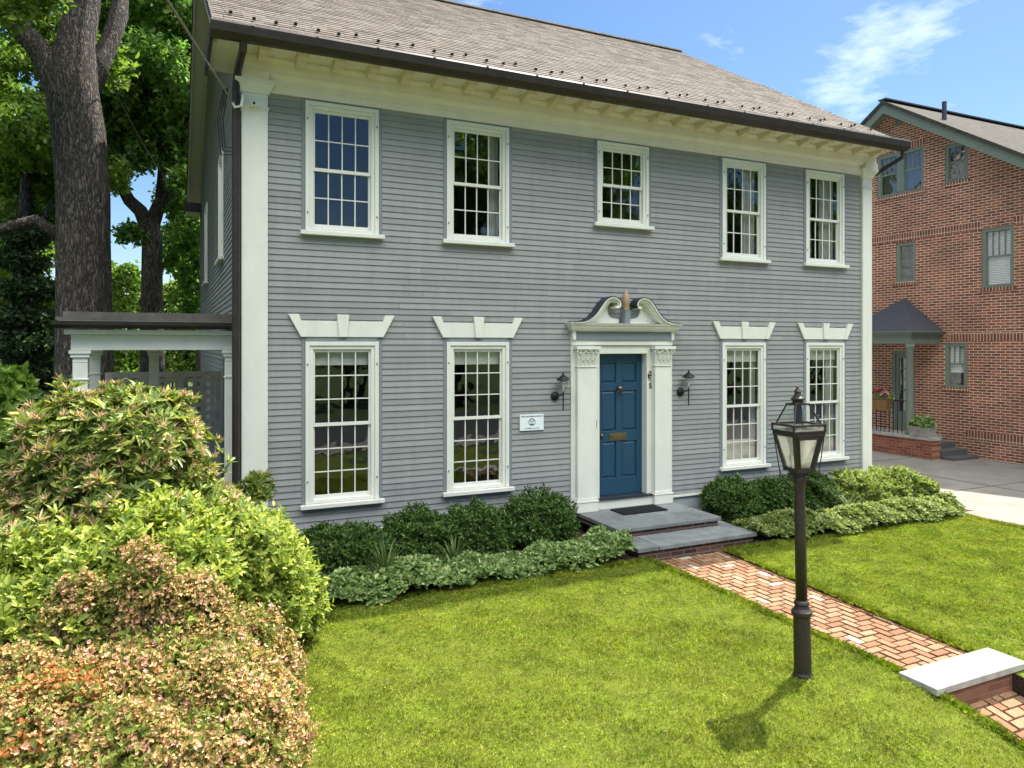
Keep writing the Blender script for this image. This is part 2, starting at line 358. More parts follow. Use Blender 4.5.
def waves(x, y, s, seed):
    r = np.random.default_rng(seed); o = 0 * x
    for k in range(9):
        a = r.uniform(0, 6.28); w = s * r.uniform(.6, 1.6); o = o + np.sin((x * np.cos(a) + y * np.sin(a)) * w + r.uniform(0, 6.28))
    return o / 3
def lump(x, y): return .008 * np.sin(x * 2.1 + 1.3 * np.sin(y * 1.7)) + .006 * waves(x, y, 12, 5) + .005 * waves(x, y, 34, 6)
M['turf'] = mat('lawn_turf', (.10, .12, .016, 1), .95, .1, var=.45, vscale=5, bump=.8, bscale=70)
def lawn(x0, x1, y0, y1, zoff, x1f=None):
    V, F = grid(x0, x1, y0, y1, .045, lambda x, y: gz(x, y) + zoff - .009 + lump(x, y))
    if x1f is not None: V[:, 0] = x1f(V)
    # skirt
    o = npmesh('lawn', V, F, M['turf'], smooth=True)
    bm = bmesh.new(); bm.from_mesh(o.data)
    o.data.materials.append(M['mulch']); be = [e for e in bm.edges if e.is_boundary]
    n0 = len(bm.faces); r = bmesh.ops.extrude_edge_only(bm, edges=be)
    for f in r['geom']:
        if isinstance(f, bmesh.types.BMFace): f.material_index = 1; f.smooth = False
    vs = [v for v in r['geom'] if isinstance(v, bmesh.types.BMVert)]
    bmesh.ops.translate(bm, verts=vs, vec=(0, 0, -.5)); bmesh.ops.recalc_face_normals(bm, faces=bm.faces)
    bm.to_mesh(o.data); bm.free()
    tag(o, kind='structure'); return o
PL = 5.47                                    # left edge of the path
def PR(y): return 6.60 + (y + 1.6) * .063     # right edge of the path
lawn(-6, PL - .01, -10.5, -1.60, .03)
lw2 = lawn(6.62, 11.4, -10.5, -1.72, .018, lambda V: V[:, 0] + np.where(V[:, 0] < 8, (PR(V[:, 1]) + .01 - 6.62) * (8 - V[:, 0]) / 1.38, 0))
bed = npmesh('garden_bed', *grid(-6, 5.36, -1.60, .02, .15, lambda x, y: 0 * x + .045 + .012 * np.sin(x * 5 + y * 7)), M['mulch'], smooth=True); tag(bed, kind='structure')
bed2 = npmesh('garden_bed', *grid(7.2, 11.75, -1.70, .02, .15, lambda x, y: 0 * x + .045 + .012 * np.sin(x * 5 + y * 7)), M['mulch'], smooth=True); tag(bed2, kind='structure')
dv = MB(); dv.box(11.42, 17.66, -12, 30, -.5, -.02)
dv = dv.build('driveway', M['concrete']); tag(dv, kind='structure')
jn = MB()
for y in (-6.5, -3.4, -.3, 2.8, 5.9): jn.box(11.42, 17.6, y - .008, y + .008, -.03, -.0165)
jn.box(14.4, 14.416, -12, 30, -.03, -.016)
jn = jn.build('driveway_joint', M['mulch']); tag(jn, kind='structure')
st = MB(); st.box(-200, 200, -21, -13.5, -.5, -.405); st = st.build('street', M['asphalt']); tag(st, kind='structure')
sw = MB(); sw.box(-200, 200, -12.9, -11.5, -.5, -.33); sw = sw.build('sidewalk', M['concrete']); tag(sw, kind='structure')

# ------------------------------------------------------------------ brick path (herringbone, every brick modelled)
def herringbone(x0, x1f, y0, y1, zf, a=.096, jl=.019):
    mb = MB(); n = int(6 / a)
    base = x0
    W_ = a; Lb = 2 * a
    for i in range(-n, n):
        for j in range(-n, n):
            # unit cell of a 90 degree herringbone: horizontal brick at (i+j.., ) and vertical brick
            ox = (i + 2 * j) * a * 1.0; oy = (i - 2 * j) * a * 1.0
            for rect in ((ox, oy, ox + Lb, oy + W_), (ox, oy + W_, ox + W_, oy + W_ + Lb)):
                ax, ay, bx, by = rect
                ax += base + .3; bx += base + .3; ay += (y0 + y1) / 2; by += (y0 + y1) / 2
                cy = (ay + by) / 2
                if by < y0 + .02 or ay > y1 - .02: continue
                xr = x1f(cy)
                ax, bx = max(ax, x0), min(bx, xr); ay, by = max(ay, y0), min(by, y1)
                if bx - ax < .03 or by - ay < .03: continue
                h = rnd.uniform(-.003, .003); g = jl / 2
                zz = zf(cy) + h; tl = rnd.uniform(-.002, .002)
                mb.hull8([(ax + g, ay + g, zz - .06), (bx - g, ay + g, zz - .06), (bx - g, by - g, zz - .06), (ax + g, by - g, zz - .06)],
                         [(ax + g, ay + g, h + zf(ay) + tl), (bx - g, ay + g, h + zf(ay) - tl), (bx - g, by - g, h + zf(by) - tl), (ax + g, by - g, h + zf(by) + tl)])
    return mb
hb = herringbone(PL, lambda y: PR(y) - .065, -5.12, -1.62, lambda y: 0.0)
y = -5.12
while y < -1.64:                              # edging course along the right side
    y2 = min(y + .205, -1.62); x = PR((y + y2) / 2)
    hb.box(x - .062, x - .004, y + .004, y2 - .004, -.06, rnd.uniform(.0, .006)); y = y2
pth = hb.build('brick_path', M['pave'], bevel=.004); tag(pth, kind='structure')
sb = MB(); sb.box(PL, 6.66, -5.2, -1.6, -.09, -.012); sb = sb.build('path_sand', M['mulch']); tag(sb, kind='structure')
hb = herringbone(5.40, lambda y: 6.50, -9.6, -5.42, lambda y: -.17 + float(gz(0, y) - gz(0, -5.42)))
p2 = hb.build('lower_brick_path', M['pave'], bevel=.004); tag(p2, kind='structure')
sb = MB(); sb.hull8([(5.4, -9.6, -.9), (6.5, -9.6, -.9), (6.5, -5.42, -.9), (5.4, -5.42, -.9)], [(5.4, -9.6, -.85), (6.5, -9.6, -.85), (6.5, -5.42, -.21), (5.4, -5.42, -.21)]); sb = sb.build('path_sand', M['mulch']); tag(sb, kind='structure')

# pale stone step in the path
t = thing('path_step', (5.95, -5.3, 0), 'pale stone step crossing the brick path, with a brick riser below', 'step')
mb = MB(); mb.box(5.385, 6.535, -5.465, -5.13, -.015, .045); mb.build('tread', M['palestone'], t, bevel=.008)
mb = MB(); mb.box(5.41, 6.51, -5.44, -5.15, -.30, -.017); mb.build('riser', M['brickR'], t)

# ------------------------------------------------------------------ the grey clapboard house
CX = 6.139; X0, X1 = .80, 11.48; YB = 11.0; EXP = .0775
WALLZ0, WALLZ1 = .385, 5.75
HC = [1.99, 3.817, 8.48, 10.295]
house = thing('house', (CX, 5.5, 0), 'two storey grey clapboard house with cream trim, blue door and brown shingle roof', 'house')
UP = dict(x=[1.99, 3.817, 8.48, 10.295], z0=4.10, z1=5.69); MID = (6.147, 4.49, 5.69); LO = dict(z0=.755, z1=2.745)
HW = .455                                    # half width over the casing
opens = [(c - HW + .03, c + HW - .03, UP['z0'], UP['z1']) for c in HC] + [(MID[0] - HW + .03, MID[0] + HW - .03, MID[1], MID[2])] \
      + [(c - HW + .03, c + HW - .03, LO['z0'], LO['z1']) for c in HC] + [(5.26, 7.02, .0, 3.0)]
def clap_rows(z0, z1):
    z = z0
    while z < z1 - 1e-4:
        yield z, min(z + EXP, z1); z += EXP
def clap(mb, P, a, b, z0, z1, th=.015, th2=.002):
    """one board from a to b along the wall; P(s, out, z) maps to the world"""
    v = [P(a, th, z0), P(b, th, z0), P(b, th2, z1 + .004), P(a, th2, z1 + .004), P(a, -.002, z0), P(b, -.002, z0)]
    mb.add(v, [(0, 1, 2, 3), (4, 5, 1, 0)])
def split(a, b):
    out = []; x = a
    while b - x > 4.2:
        y = x + rnd.uniform(1.6, 3.6); out.append((x, y)); x = y
    out.append((x, b)); return out
wall = MB()
for z0, z1 in clap_rows(WALLZ0, WALLZ1):
    iv = [(X0 + .02, X1 - .02)]
    for ox0, ox1, oz0, oz1 in opens:
        if z0 + .02 < oz1 and z1 - .02 > oz0:
            nv = []
            for a, b in iv:
                if ox0 <= a and ox1 >= b: continue
                if ox1 <= a or ox0 >= b: nv.append((a, b)); continue
                if ox0 > a: nv.append((a, ox0))
                if ox1 < b: nv.append((ox1, b))
            iv = nv
    for a, b in iv:
        for c, d in split(a, b):
            j = rnd.uniform(-.0015, .0015); clap(wall, lambda s, o, z: (s, -o, z), c + .0015, d - .0015, z0 + j, z1 + j)
def gable_top(y): return 6.22 + (min(y, YB - y)) * .617
sideop = [(2.75, 3.70, 4.05, 5.70), (7.5, 8.45, 4.05, 5.70)]
for xx, sg in ((X0, -1), (X1, 1)):
    for z0, z1 in clap_rows(WALLZ0, 9.5):
        lo = 0.02 if z1 < 6.22 else max(.02, (z1 - 6.22) / .617)
        hi = YB - lo
        if hi - lo < .1: continue
        iv = [(lo, hi)]
        if sg < 0:
            for oa, ob, oz0, oz1 in sideop:
                if z0 + .02 < oz1 and z1 - .02 > oz0:
                    iv = [q for a, b in iv for q in ((a, min(b, oa)), (max(a, ob), b)) if q[1] - q[0] > .05] if any(a < ob and b > oa for a, b in iv) else iv
        for a, b in iv: clap(wall, lambda s, o, z: (xx + sg * o, s, z), a, b, z0, z1)
wall.box(X0 + .03, X1 - .03, YB - .05, YB, 0, 6.3)
wall.build('wall', M['siding'], house)
# foundation board and drip cap
mb = MB()
for a, b in ((X0 + .01, 5.2), (7.05, X1 - .01)): mb.box(a, b, -.012, .1, 0, .36)
mb.box(X0, X0 + .1, .1, YB, 0, .36); mb.box(X1 - .1, X1, .1, YB, 0, .36)
mb.build('foundation', M['found'], house)
mb = MB()
for a, b in ((X0 + .31, 5.24), (7.04, X1 - .3)): mb.box(a, b, -.045, .05, .362, .386)
mb.build('water_table', M['white'], house)
# rooms behind the glass
rm = MB()
rm.box(X0 + .1, X1 - .1, 3.6, 3.65, .4, 6.1)
rm.box(X0 + .1, X1 - .1, .06, 3.6, .30, .42); rm.box(X0 + .1, X1 - .1, .10, 3.6, 3.2, 3.45); rm.box(X0 + .1, X1 - .1, .06, 3.6, 6.02, 6.12)
rm.box(X0 + .09, X0 + .13, .08, 3.6, .42, 6.0); rm.box(X1 - .13, X1 - .09, .08, 3.6, .42, 6.0)
for x in (4.95, 7.35): rm.box(x - .05, x + .05, .08, 3.6, .42, 6.0)
# backing of the wall between the openings
xsb = sorted({X0 + .05, X1 - .05} | {o[0] - .005 for o in opens} | {o[1] + .005 for o in opens}); zsb = sorted({.36, 6.05} | {o[2] for o in opens} | {o[3] for o in opens})
for xa, xb in zip(xsb[:-1], xsb[1:]):
    for za, zb in zip(zsb[:-1], zsb[1:]):
        cx_, cz_ = (xa + xb) / 2, (za + zb) / 2
        if any(o[0] < cx_ < o[1] and o[2] < cz_ < o[3] for o in opens): continue
        if zb - za < 1e-4 or xb - xa < 1e-4: continue
        rm.box(xa, xb, .018, .05, za, zb)
rm.build('room', M['interior'], house)

# --- windows -----------------------------------------------------------
def make_window(name, w, h, rows, parent, side=False, shade=None, curtain=False, screen=False, sill=.05, loc=(0, 0, 0), glass=None):
    """frame in local space: x across, y=0 wall face, -y outward, z up from the bottom of the casing"""
    hw = w / 2; cw = .062
    f = MB(); f.frame(-hw, hw, 0, h, .05, -.034, .03, wb=0)
    f.frame(-hw + .05, hw - .05, 0, h - .05, .045, -.018, .06, wb=.045)
    o = f.build(name, M['white'], parent, loc=loc, bevel=.004); sub(o)
    s = MB(); s.box(-hw - .065, hw + .065, -.085, -.036, -.052, 0); s.box(-hw - .05, hw + .05, -.036, .01, -.05, -.003); s.build('sill', M['white'], o, local=True, bevel=.006)
    b = MB(); b.frame(-hw - .045, hw + .045, -.0, h + .045, .043, -.0175, -.004, wb=0); b.build('backband', M['siding_flat'], o, local=True)
    ix0, ix1, iz0, iz1 = -hw + .095, hw - .095, .045, h - .095
    mid = iz0 + (iz1 - iz0) * .497
    for k, (za, zb, yy) in enumerate(((mid - .02, iz1, .010), (iz0, mid + .02, .034))):
        sm = MB(); sw_ = .026; sm.frame(ix0, ix1, za, zb, sw_, yy, yy + .022, wt=.035 if k == 0 else .04, wb=.04 if k == 0 else .05)
        gx0, gx1 = ix0 + sw_, ix1 - sw_; gz0 = za + (.04 if k == 0 else .05); gz1 = zb - (.035 if k == 0 else .04)
        for c in range(1, 4):
            x = gx0 + (gx1 - gx0) * c / 4; sm.box(x - .0065, x + .0065, yy + .002, yy + .02, gz0, gz1)
        for r in range(1, rows):
            z = gz0 + (gz1 - gz0) * r / rows
            for c in range(4):
                xa = gx0 + (gx1 - gx0) * c / 4 + (.0065 if c else 0); xb = gx0 + (gx1 - gx0) * (c + 1) / 4 - (.0065 if c < 3 else 0)
                sm.box(xa, xb, yy + .003, yy + .019, z - .0065, z + .0065)
        sm.build('sash', M['sash'], o, local=True)
        pn = MB(); pn.add([(gx0, yy + .011, gz0), (gx1, yy + .011, gz0), (gx1, yy + .011, gz1), (gx0, yy + .011, gz1)], [(0, 1, 2, 3)])
        pn.build('pane', glass or M['glass'], o, local=True)
    for x in (-hw + .025, hw - .025):          # little storm-window turn buttons
        for z in (h * .14, h * .86): pin = MB(); pin.box(x - .008, x + .008, -.041, -.033, z - .012, z + .012); pin.build('turn_button', M['weathered'], o, local=True)
    if shade:
        q = MB(); q.box(ix0 + .01, ix1 - .01, .085, .088, iz1 - shade, iz1 + .03); q.build('roller_shade', M['shade'], o, local=True)
    if curtain:
        q = MB()
        for (a, b_) in curtain:
            n = 14; pts = [(ix0 + (ix1 - ix0) * (a + (b_ - a) * i / n), .12 + .02 * math.sin(i * 1.9)) for i in range(n + 1)]
            vv = [(x, y, iz0 - .02) for x, y in pts] + [(x, y, iz1 + .02) for x, y in pts]
            q.add(vv, [(i, i + 1, i + n + 2, i + n + 1) for i in range(n)])
        q.build('curtain', M['curtain'], o, local=True)
    if screen:
        q = MB(); q.box(ix0 + .01, ix1 - .03, .10, .13, iz0 + .03, iz0 + screen); q.build('woven_screen', M['weave'], o, local=True)
    return o
def wloc(x, y, z): return (x - CX, y - 5.5, z)
for i, c in enumerate(HC):
    cur = None if i < 1 else ([(.78, 1)] if i == 1 else [(0, .2), (.6, 1)] if i == 2 else [(0, .25), (.5, 1)])
    make_window('window', .91, UP['z1'] - UP['z0'], 2, house, curtain=cur, loc=wloc(c, 0, UP['z0']))
make_window('window', .91, MID[2] - MID[1], 2, house, loc=wloc(MID[0], 0, MID[1]))
for i, c in enumerate(HC):
    make_window('window', .91, LO['z1'] - LO['z0'], 3, house, shade=(.20, .21, .22, .20)[i], curtain=None if i < 2 else ([(.82, 1)] if i == 2 else [(.70, 1)]), screen=(0, 0, .36, .30)[i], loc=wloc(c, 0, LO['z0']))
for a, b, z0, z1 in sideop:
    w = make_window('window', .95, z1 - z0, 2, house, loc=(X0 - CX, (a + b) / 2 - 5.5, z0)); w.rotation_euler.z = -R(90)
# --- splayed lintels
for c in HC:
    mb = MB(); z0, zi, z1 = 2.802, 3.0, 3.078
    P = lambda h, z: None
    def seg(p, y): mb.prism([(c + q[0], q[1]) for q in p], 'y', -y, .01)
    k = .15 / .276
    ob = lambda z: .51 + (z - z0) * k                        # outer slanting edge
    ib = lambda z: .435 + (z - z0) * .10 / .276              # inner edge of the end block
    seg([(-.435, z0), (.435, z0), (ib(zi) , zi), (-ib(zi), zi)], .028)
    for sgn in (-1, 1): seg([(sgn * ob(z0), z0), (sgn * .434, z0), (sgn * ib(z1), z1), (sgn * ob(z1), z1)], .046)
    seg([(-.05, z0), (.05, z0), (.075, z1 + .004), (-.075, z1 + .004)], .052)
    mb.build('lintel', M['white'], house, bevel=.004)
# --- corner pilasters
for xa in (X0, X1 - .295):
    mb = MB(); xb = xa + (.295 if xa < 5 else .235)
    mb.box(xa, xb, -.05, .05, 0, 5.60); mb.box(xa - .012, xb + .012, -.062, .05, 5.50, 5.525); mb.box(xa - .006, xb + .006, -.056, .05, 5.475, 5.498)
    mb.build('corner_pilaster', M['white'], house, bevel=.004)
    cp = MB()
    zz = [(5.60, 0), (5.675, 0), (5.676, .016), (5.70, .020), (5.735, .035), (5.77, .062), (5.785, .07), (5.786, .078), (5.83, .078)]
    for (za, oa), (zb, ob_) in zip(zz[:-1], zz[1:]):
        cp.hull8([(xa - oa, -.05 - oa, za), (xb + oa, -.05 - oa, za), (xb + oa, .05, za), (xa - oa, .05, za)],
                 [(xa - ob_, -.05 - ob_, zb), (xb + ob_, -.05 - ob_, zb), (xb + ob_, .05, zb), (xa - ob_, .05, zb)])
    cp.build('pilaster_capital', M['white'], house)
# side corner boards
for ya, yb in ((.052, .17), (YB - .15, YB)): mb = MB(); mb.box(X0 - .03, X0 + .02, ya, yb, .3, 6.15); mb.build('corner_board', M['weathered'], house)
# --- cornice
fr = MB()
prof = [(.02, 5.715), (-.034, 5.715), (-.034, 5.80), (-.05, 5.81), (-.05, 5.87), (-.075, 5.90), (-.09, 5.915), (-.095, 5.94), (.02, 5.94)]
fr.prism(prof, 'x', X0 + .30, X1 - .30)
prof2 = [(.02, 5.942), (-.10, 5.942), (-.105, 6.04), (-.16, 6.075), (-.16, 6.10), (.02, 6.10)]
fr.prism(prof2, 'x', X0 + .02, X1 - .02)
fr.prism([(.02, 5.832), (-.12, 5.832), (-.12, 5.94), (.02, 5.94)], 'x', X0 + .0, X0 + .298); fr.prism([(.02, 5.832), (-.12, 5.832), (-.12, 5.94), (.02, 5.94)], 'x', X1 - .298, X1)
fr.build('frieze', M['cream'], house)
EY, EZ = -.56, 6.22                           # eave edge
sf = MB(); sf.box(X0 - .37, X1 + .02, EY + .03, .02, 6.102, 6.135); sf.box(X0 - .37, X1 + .02, EY + .0, EY + .03, 6.09, 6.20)
sf.box(X0 - .37, X0 - .02, .02, .62, 6.102, 6.135); sf.box(X0 - .37, X0 - .34, -.5, .60, 6.06, 6.10)
sf.build('soffit', M['cream'], house)
md = MB()
pf = [(-.16, 6.015), (-.22, 6.01), (-.30, 6.035), (-.38, 6.04), (-.42, 6.06), (-.425, 6.10)]
for (ya, za), (yb, zb) in zip(pf[:-1], pf[1:]):
    wa, wb = .05 + (za - 6.01) * .15, .05 + (zb - 6.01) * .15
    md.hull8([(-wa, ya, za), (wa, ya, za), (wb, yb, zb), (-wb, yb, zb)], [(-.068, ya, 6.10), (.068, ya, 6.10), (.068, yb, 6.101), (-.068, yb, 6.101)])
md0 = md.build('modillion', M['tan'], house, loc=wloc(X0 + .22, 0, 0))
nmod = 25
for k in range(1, nmod):
    o = md0.copy(); COL.objects.link(o); o.location = wloc(X0 + .22 + k * (X1 - X0 - .44) / (nmod - 1), 0, 0)
# --- roof: shingles in courses, each shingle a little different
slope = math.atan(.617); RX0, RX1 = .46, 11.52; RY = 5.5
cs, sn = math.cos(slope), math.sin(slope)
def roofpt(x, d, n, back=False):
    y = EY + d * cs - n * sn; z = EZ + d * sn + n * cs
    return (x, 2 * RY - y if back else y, z)
dl = (RY - EY) / cs
rf = MB(); ex = .145
d = 0.0
while d < dl:
    de = min(ex, dl - d); x = RX0 - rnd.uniform(0, .2)
    while x < RX1:
        w = rnd.choice((.15, .2, .2, .25, .3)); a, b = max(x, RX0), min(x + w - .004, RX1); x += w
        if b - a < .02: continue
        q = rnd.uniform(.013, .017); jt = rnd.uniform(-.006, .006) if d > 0 else 0
        v = [roofpt(a, d + jt, q), roofpt(b, d + jt, q), roofpt(b, d + de + .01, .008), roofpt(a, d + de + .01, .008), roofpt(a, d + jt, 0), roofpt(b, d + jt, 0)]
        rf.add(v, [(0, 1, 2, 3), (4, 5, 1, 0)])
    d += ex
rfo = rf.build('roof', M['shingle'], house)
dk = MB()
dk.add([roofpt(RX0, 0, 0), roofpt(RX1, 0, 0), roofpt(RX1, dl, 0), roofpt(RX0, dl, 0), roofpt(RX0, 0, -.09), roofpt(RX1, 0, -.09), roofpt(RX1, dl, -.09), roofpt(RX0, dl, -.09)],
       [(3, 2, 1, 0), (4, 5, 6, 7), (0, 1, 5, 4), (1, 2, 6, 5), (2, 3, 7, 6), (3, 0, 4, 7)])
dk.add([roofpt(RX0, 0, .01, True), roofpt(RX1, 0, .01, True), roofpt(RX1, dl, .01, True), roofpt(RX0, dl, .01, True), roofpt(RX0, 0, -.09, True), roofpt(RX1, 0, -.09, True), roofpt(RX1, dl, -.09, True), roofpt(RX0, dl, -.09, True)],
       [(3, 2, 1, 0), (4, 5, 6, 7), (0, 1, 5, 4), (1, 2, 6, 5), (2, 3, 7, 6), (3, 0, 4, 7)])
dk.build('roof_deck', M['gutter'], house)
rk = MB()                                     # ridge cap
rk.bar(roofpt(RX0, dl, .005), roofpt(RX1, dl, .005), .22, .03); rk.build('ridge_cap', M['palestone'], house)
# rake boards of the left and right gables (fascia and soffit)
for xa, sg in ((RX0, 1), (RX1, -1)):
    for back in (False, True):
        rb = MB()
        A = roofpt(xa, .05 if not back else 0, -.11, back); B = roofpt(xa, dl, -.11, back)
        for (o0, o1, h0, h1) in ((0.0, .035, -.10, .09),):
            rb.hull8([(xa + sg * .02, A[1], A[2] + h0), (xa + sg * .05, A[1], A[2] + h0), (xa + sg * .05, B[1], B[2] + h0), (xa + sg * .02, B[1], B[2] + h0)],
                     [(xa + sg * .02, A[1], A[2] + h1), (xa + sg * .05, A[1], A[2] + h1), (xa + sg * .05, B[1], B[2] + h1), (xa + sg * .02, B[1], B[2] + h1)])
        xe = xa + sg * (.34 if sg > 0 else .06)
        rb.hull8([(min(xa + sg * .05, xe), A[1], A[2] - .06), (max(xa + sg * .05, xe), A[1], A[2] - .06), (max(xa + sg * .05, xe), B[1], B[2] - .06), (min(xa + sg * .05, xe), B[1], B[2] - .06)],
                 [(min(xa + sg * .05, xe), A[1], A[2] - .02), (max(xa + sg * .05, xe), A[1], A[2] - .02), (max(xa + sg * .05, xe), B[1], B[2] - .02), (min(xa + sg * .05, xe), B[1], B[2] - .02)])
        rb.build('rake_board', M['rake'], house)
# rear cornice return
mb = MB(); mb.box(X0 - .34, X0 - .02, YB - .5, YB + .55, 6.0, 6.12); mb.build('rear_soffit', M['cream'], house)
mb = MB(); mb.box(X0 - .40, X0 - .02, YB - .55, YB - .5, 5.98, 6.2); mb.build('rear_gutter', M['gutter'], house)
# gutter: half-round-ish trough along the eave with end returns
gt = MB()
gp = [(-.575, 6.20), (-.60, 6.215), (-.70, 6.215), (-.715, 6.19), (-.70, 6.10), (-.65, 6.045), (-.575, 6.045)]
gt.prism(gp, 'x', RX0 - .03, RX1 + .03)
gt.box(RX0 - .035, RX0 + .005, -.575, .65, 6.04, 6.20)
gt.build('gutter', M['gutter'], house)
bk = MB()
for k in range(16):
    x = RX0 + .4 + k * .70; bk.box(x - .012, x + .012, -.722, -.70, 6.195, 6.217)
bk.build('gutter_bracket', M['palestone'], house)
sl = MB(); sl.box(RX0, RX1, -.60, -.52, 6.222, 6.236); sl.build('drip_edge', M['cable'], house)
# snow guards, two staggered rows
sg_ = MB(); sg_.box(-.018, .018, -.010, .05, .0, .010); sg_.box(-.018, .018, -.010, .004, .010, .038)
g0 = None
k = 0; x = RX0 + .22
while x < RX1 - .1:
    dd = (.42, .62)[k % 2] if k % 3 != 2 else .62
    dd = (.62, .46, .46)[k % 3]
    p = roofpt(x, dd, .025)
    if g0 is None: g0 = sg_.build('snow_guard', M['iron'], house); o = g0
    else: o = g0.copy(); COL.objects.link(o)
    o.location = wloc(*p); o.rotation_euler.x = slope; x += .245; k += 1
# downspouts
dsp = MB(); dsp.tube([(X0 - .03, -.60, 6.06), (X0 - .03, -.57, 5.98), (X0 - .055, -.10, 5.86), (X0 - .065, -.07, 5.7), (X0 - .065, -.07, .2), (X0 - .065, -.2, .1)], .043, 10)
dsp.build('downspout', M['gutter'], house, smooth=False)
dsp = MB(); dsp.tube([(X1 - .02, -.62, 6.06), (X1 + .0, -.60, 5.94), (X1 + .07, .10, 5.74), (X1 + .07, .16, 5.6), (X1 + .07, .16, .1)], .036, 10)
dsp.build('downspout', M['gutter'], house)

# --- door and its surround
mb = MB()
mb.box(5.25, 5.62, -.035, .05, .30, 2.70); mb.box(6.66, 7.03, -.035, .05, .30, 2.70)        # back boards
mb.box(5.62, 5.735, -.02, .14, .44, 2.70); mb.box(6.57, 6.66, -.02, .14, .44, 2.70); mb.box(5.735, 6.57, -.02, .14, 2.575, 2.70)
mb.box(5.25, 7.03, -.05, .05, 2.702, 2.775)
mb.box(5.25, 5.30, -.09, .05, 2.777, 2.92); mb.box(6.98, 7.03, -.09, .05, 2.777, 2.92)
mb.box(5.62, 6.66, -.06, .14, .302, .437)                                                     # threshold riser
ds = mb.build('door_surround', M['white'], house, bevel=.004)
mb = MB(); mb.box(5.302, 6.978, -.07, .05, 2.778, 2.90); mb.build('entablature_panel', M['siding_flat'], ds)
mb = MB(); mb.box(5.66, 6.64, -.085, .10, .438, .462); mb.build('threshold', M['lead'], ds)
for xa, xb in ((5.32, 5.632), (6.665, 6.96)):
    p = MB(); p.box(xa, xb, -.10, -.034, .50, 2.38); p.box(xa - .02, xb + .02, -.125, -.034, .302, .44); p.box(xa - .028, xb + .028, -.132, -.034, .442, .465); p.box(xa - .012, xb + .012, -.112, -.034, .467, .50)
    p.box(xa - .012, xb + .012, -.112, -.034, 2.382, 2.41)
    pl = p.build('pilaster', M['white'], ds, bevel=.005)
    c = MB(); xm = (xa + xb) / 2
    c.hull8([(xa, -.10, 2.412), (xb, -.10, 2.412), (xb, -.034, 2.412), (xa, -.034, 2.412)], [(xa - .02, -.125, 2.64), (xb + .02, -.125, 2.64), (xb + .02, -.034, 2.64), (xa - .02, -.034, 2.64)])
    c.box(xa - .045, xb + .045, -.16, -.034, 2.642, 2.685)
    def leaf(x, z, h, w, y):
        pts = []
        for k in range(6):
            u = k / 5; ww = w * math.sin(math.pi * (.18 + .72 * u)); yy = y - .012 - .035 * u ** 2.2
            pts.append((x - ww, yy + .012, z + h * u)); pts.append((x, yy - .006, z + h * u)); pts.append((x + ww, yy + .012, z + h * u))
        c.add(pts, [(3 * k + j, 3 * k + j + 1, 3 * k + j + 4, 3 * k + j + 3) for k in range(5) for j in (0, 1)])
    for j in range(4): leaf(xa + (j + .5) * (xb - xa) / 4, 2.42, .11, .042, -.10)
    for j in range(3): leaf(xa + (j + 1) * (xb - xa) / 4, 2.48, .12, .045, -.112)
    for sgn in (-1, 1):                        # corner volutes and inner curls
        for (cx_, rr) in ((xm + sgn * (xb - xa) * .46, .045), (xm + sgn * .035, .03)):
            pts = [(cx_ + sgn * (rr * (1 - .12 * k)) * math.cos(k * .7), -.14, 2.60 + (rr * (1 - .12 * k)) * math.sin(k * .7)) for k in range(8)]
            c.tube(pts, .011, 6)
    c.lathe([(0, -.02), (.022, -.012), (.022, .012), (0, .02)], (xm, -.165, 2.645), 8)
    c.build('capital', M['white'], ds, smooth=False)
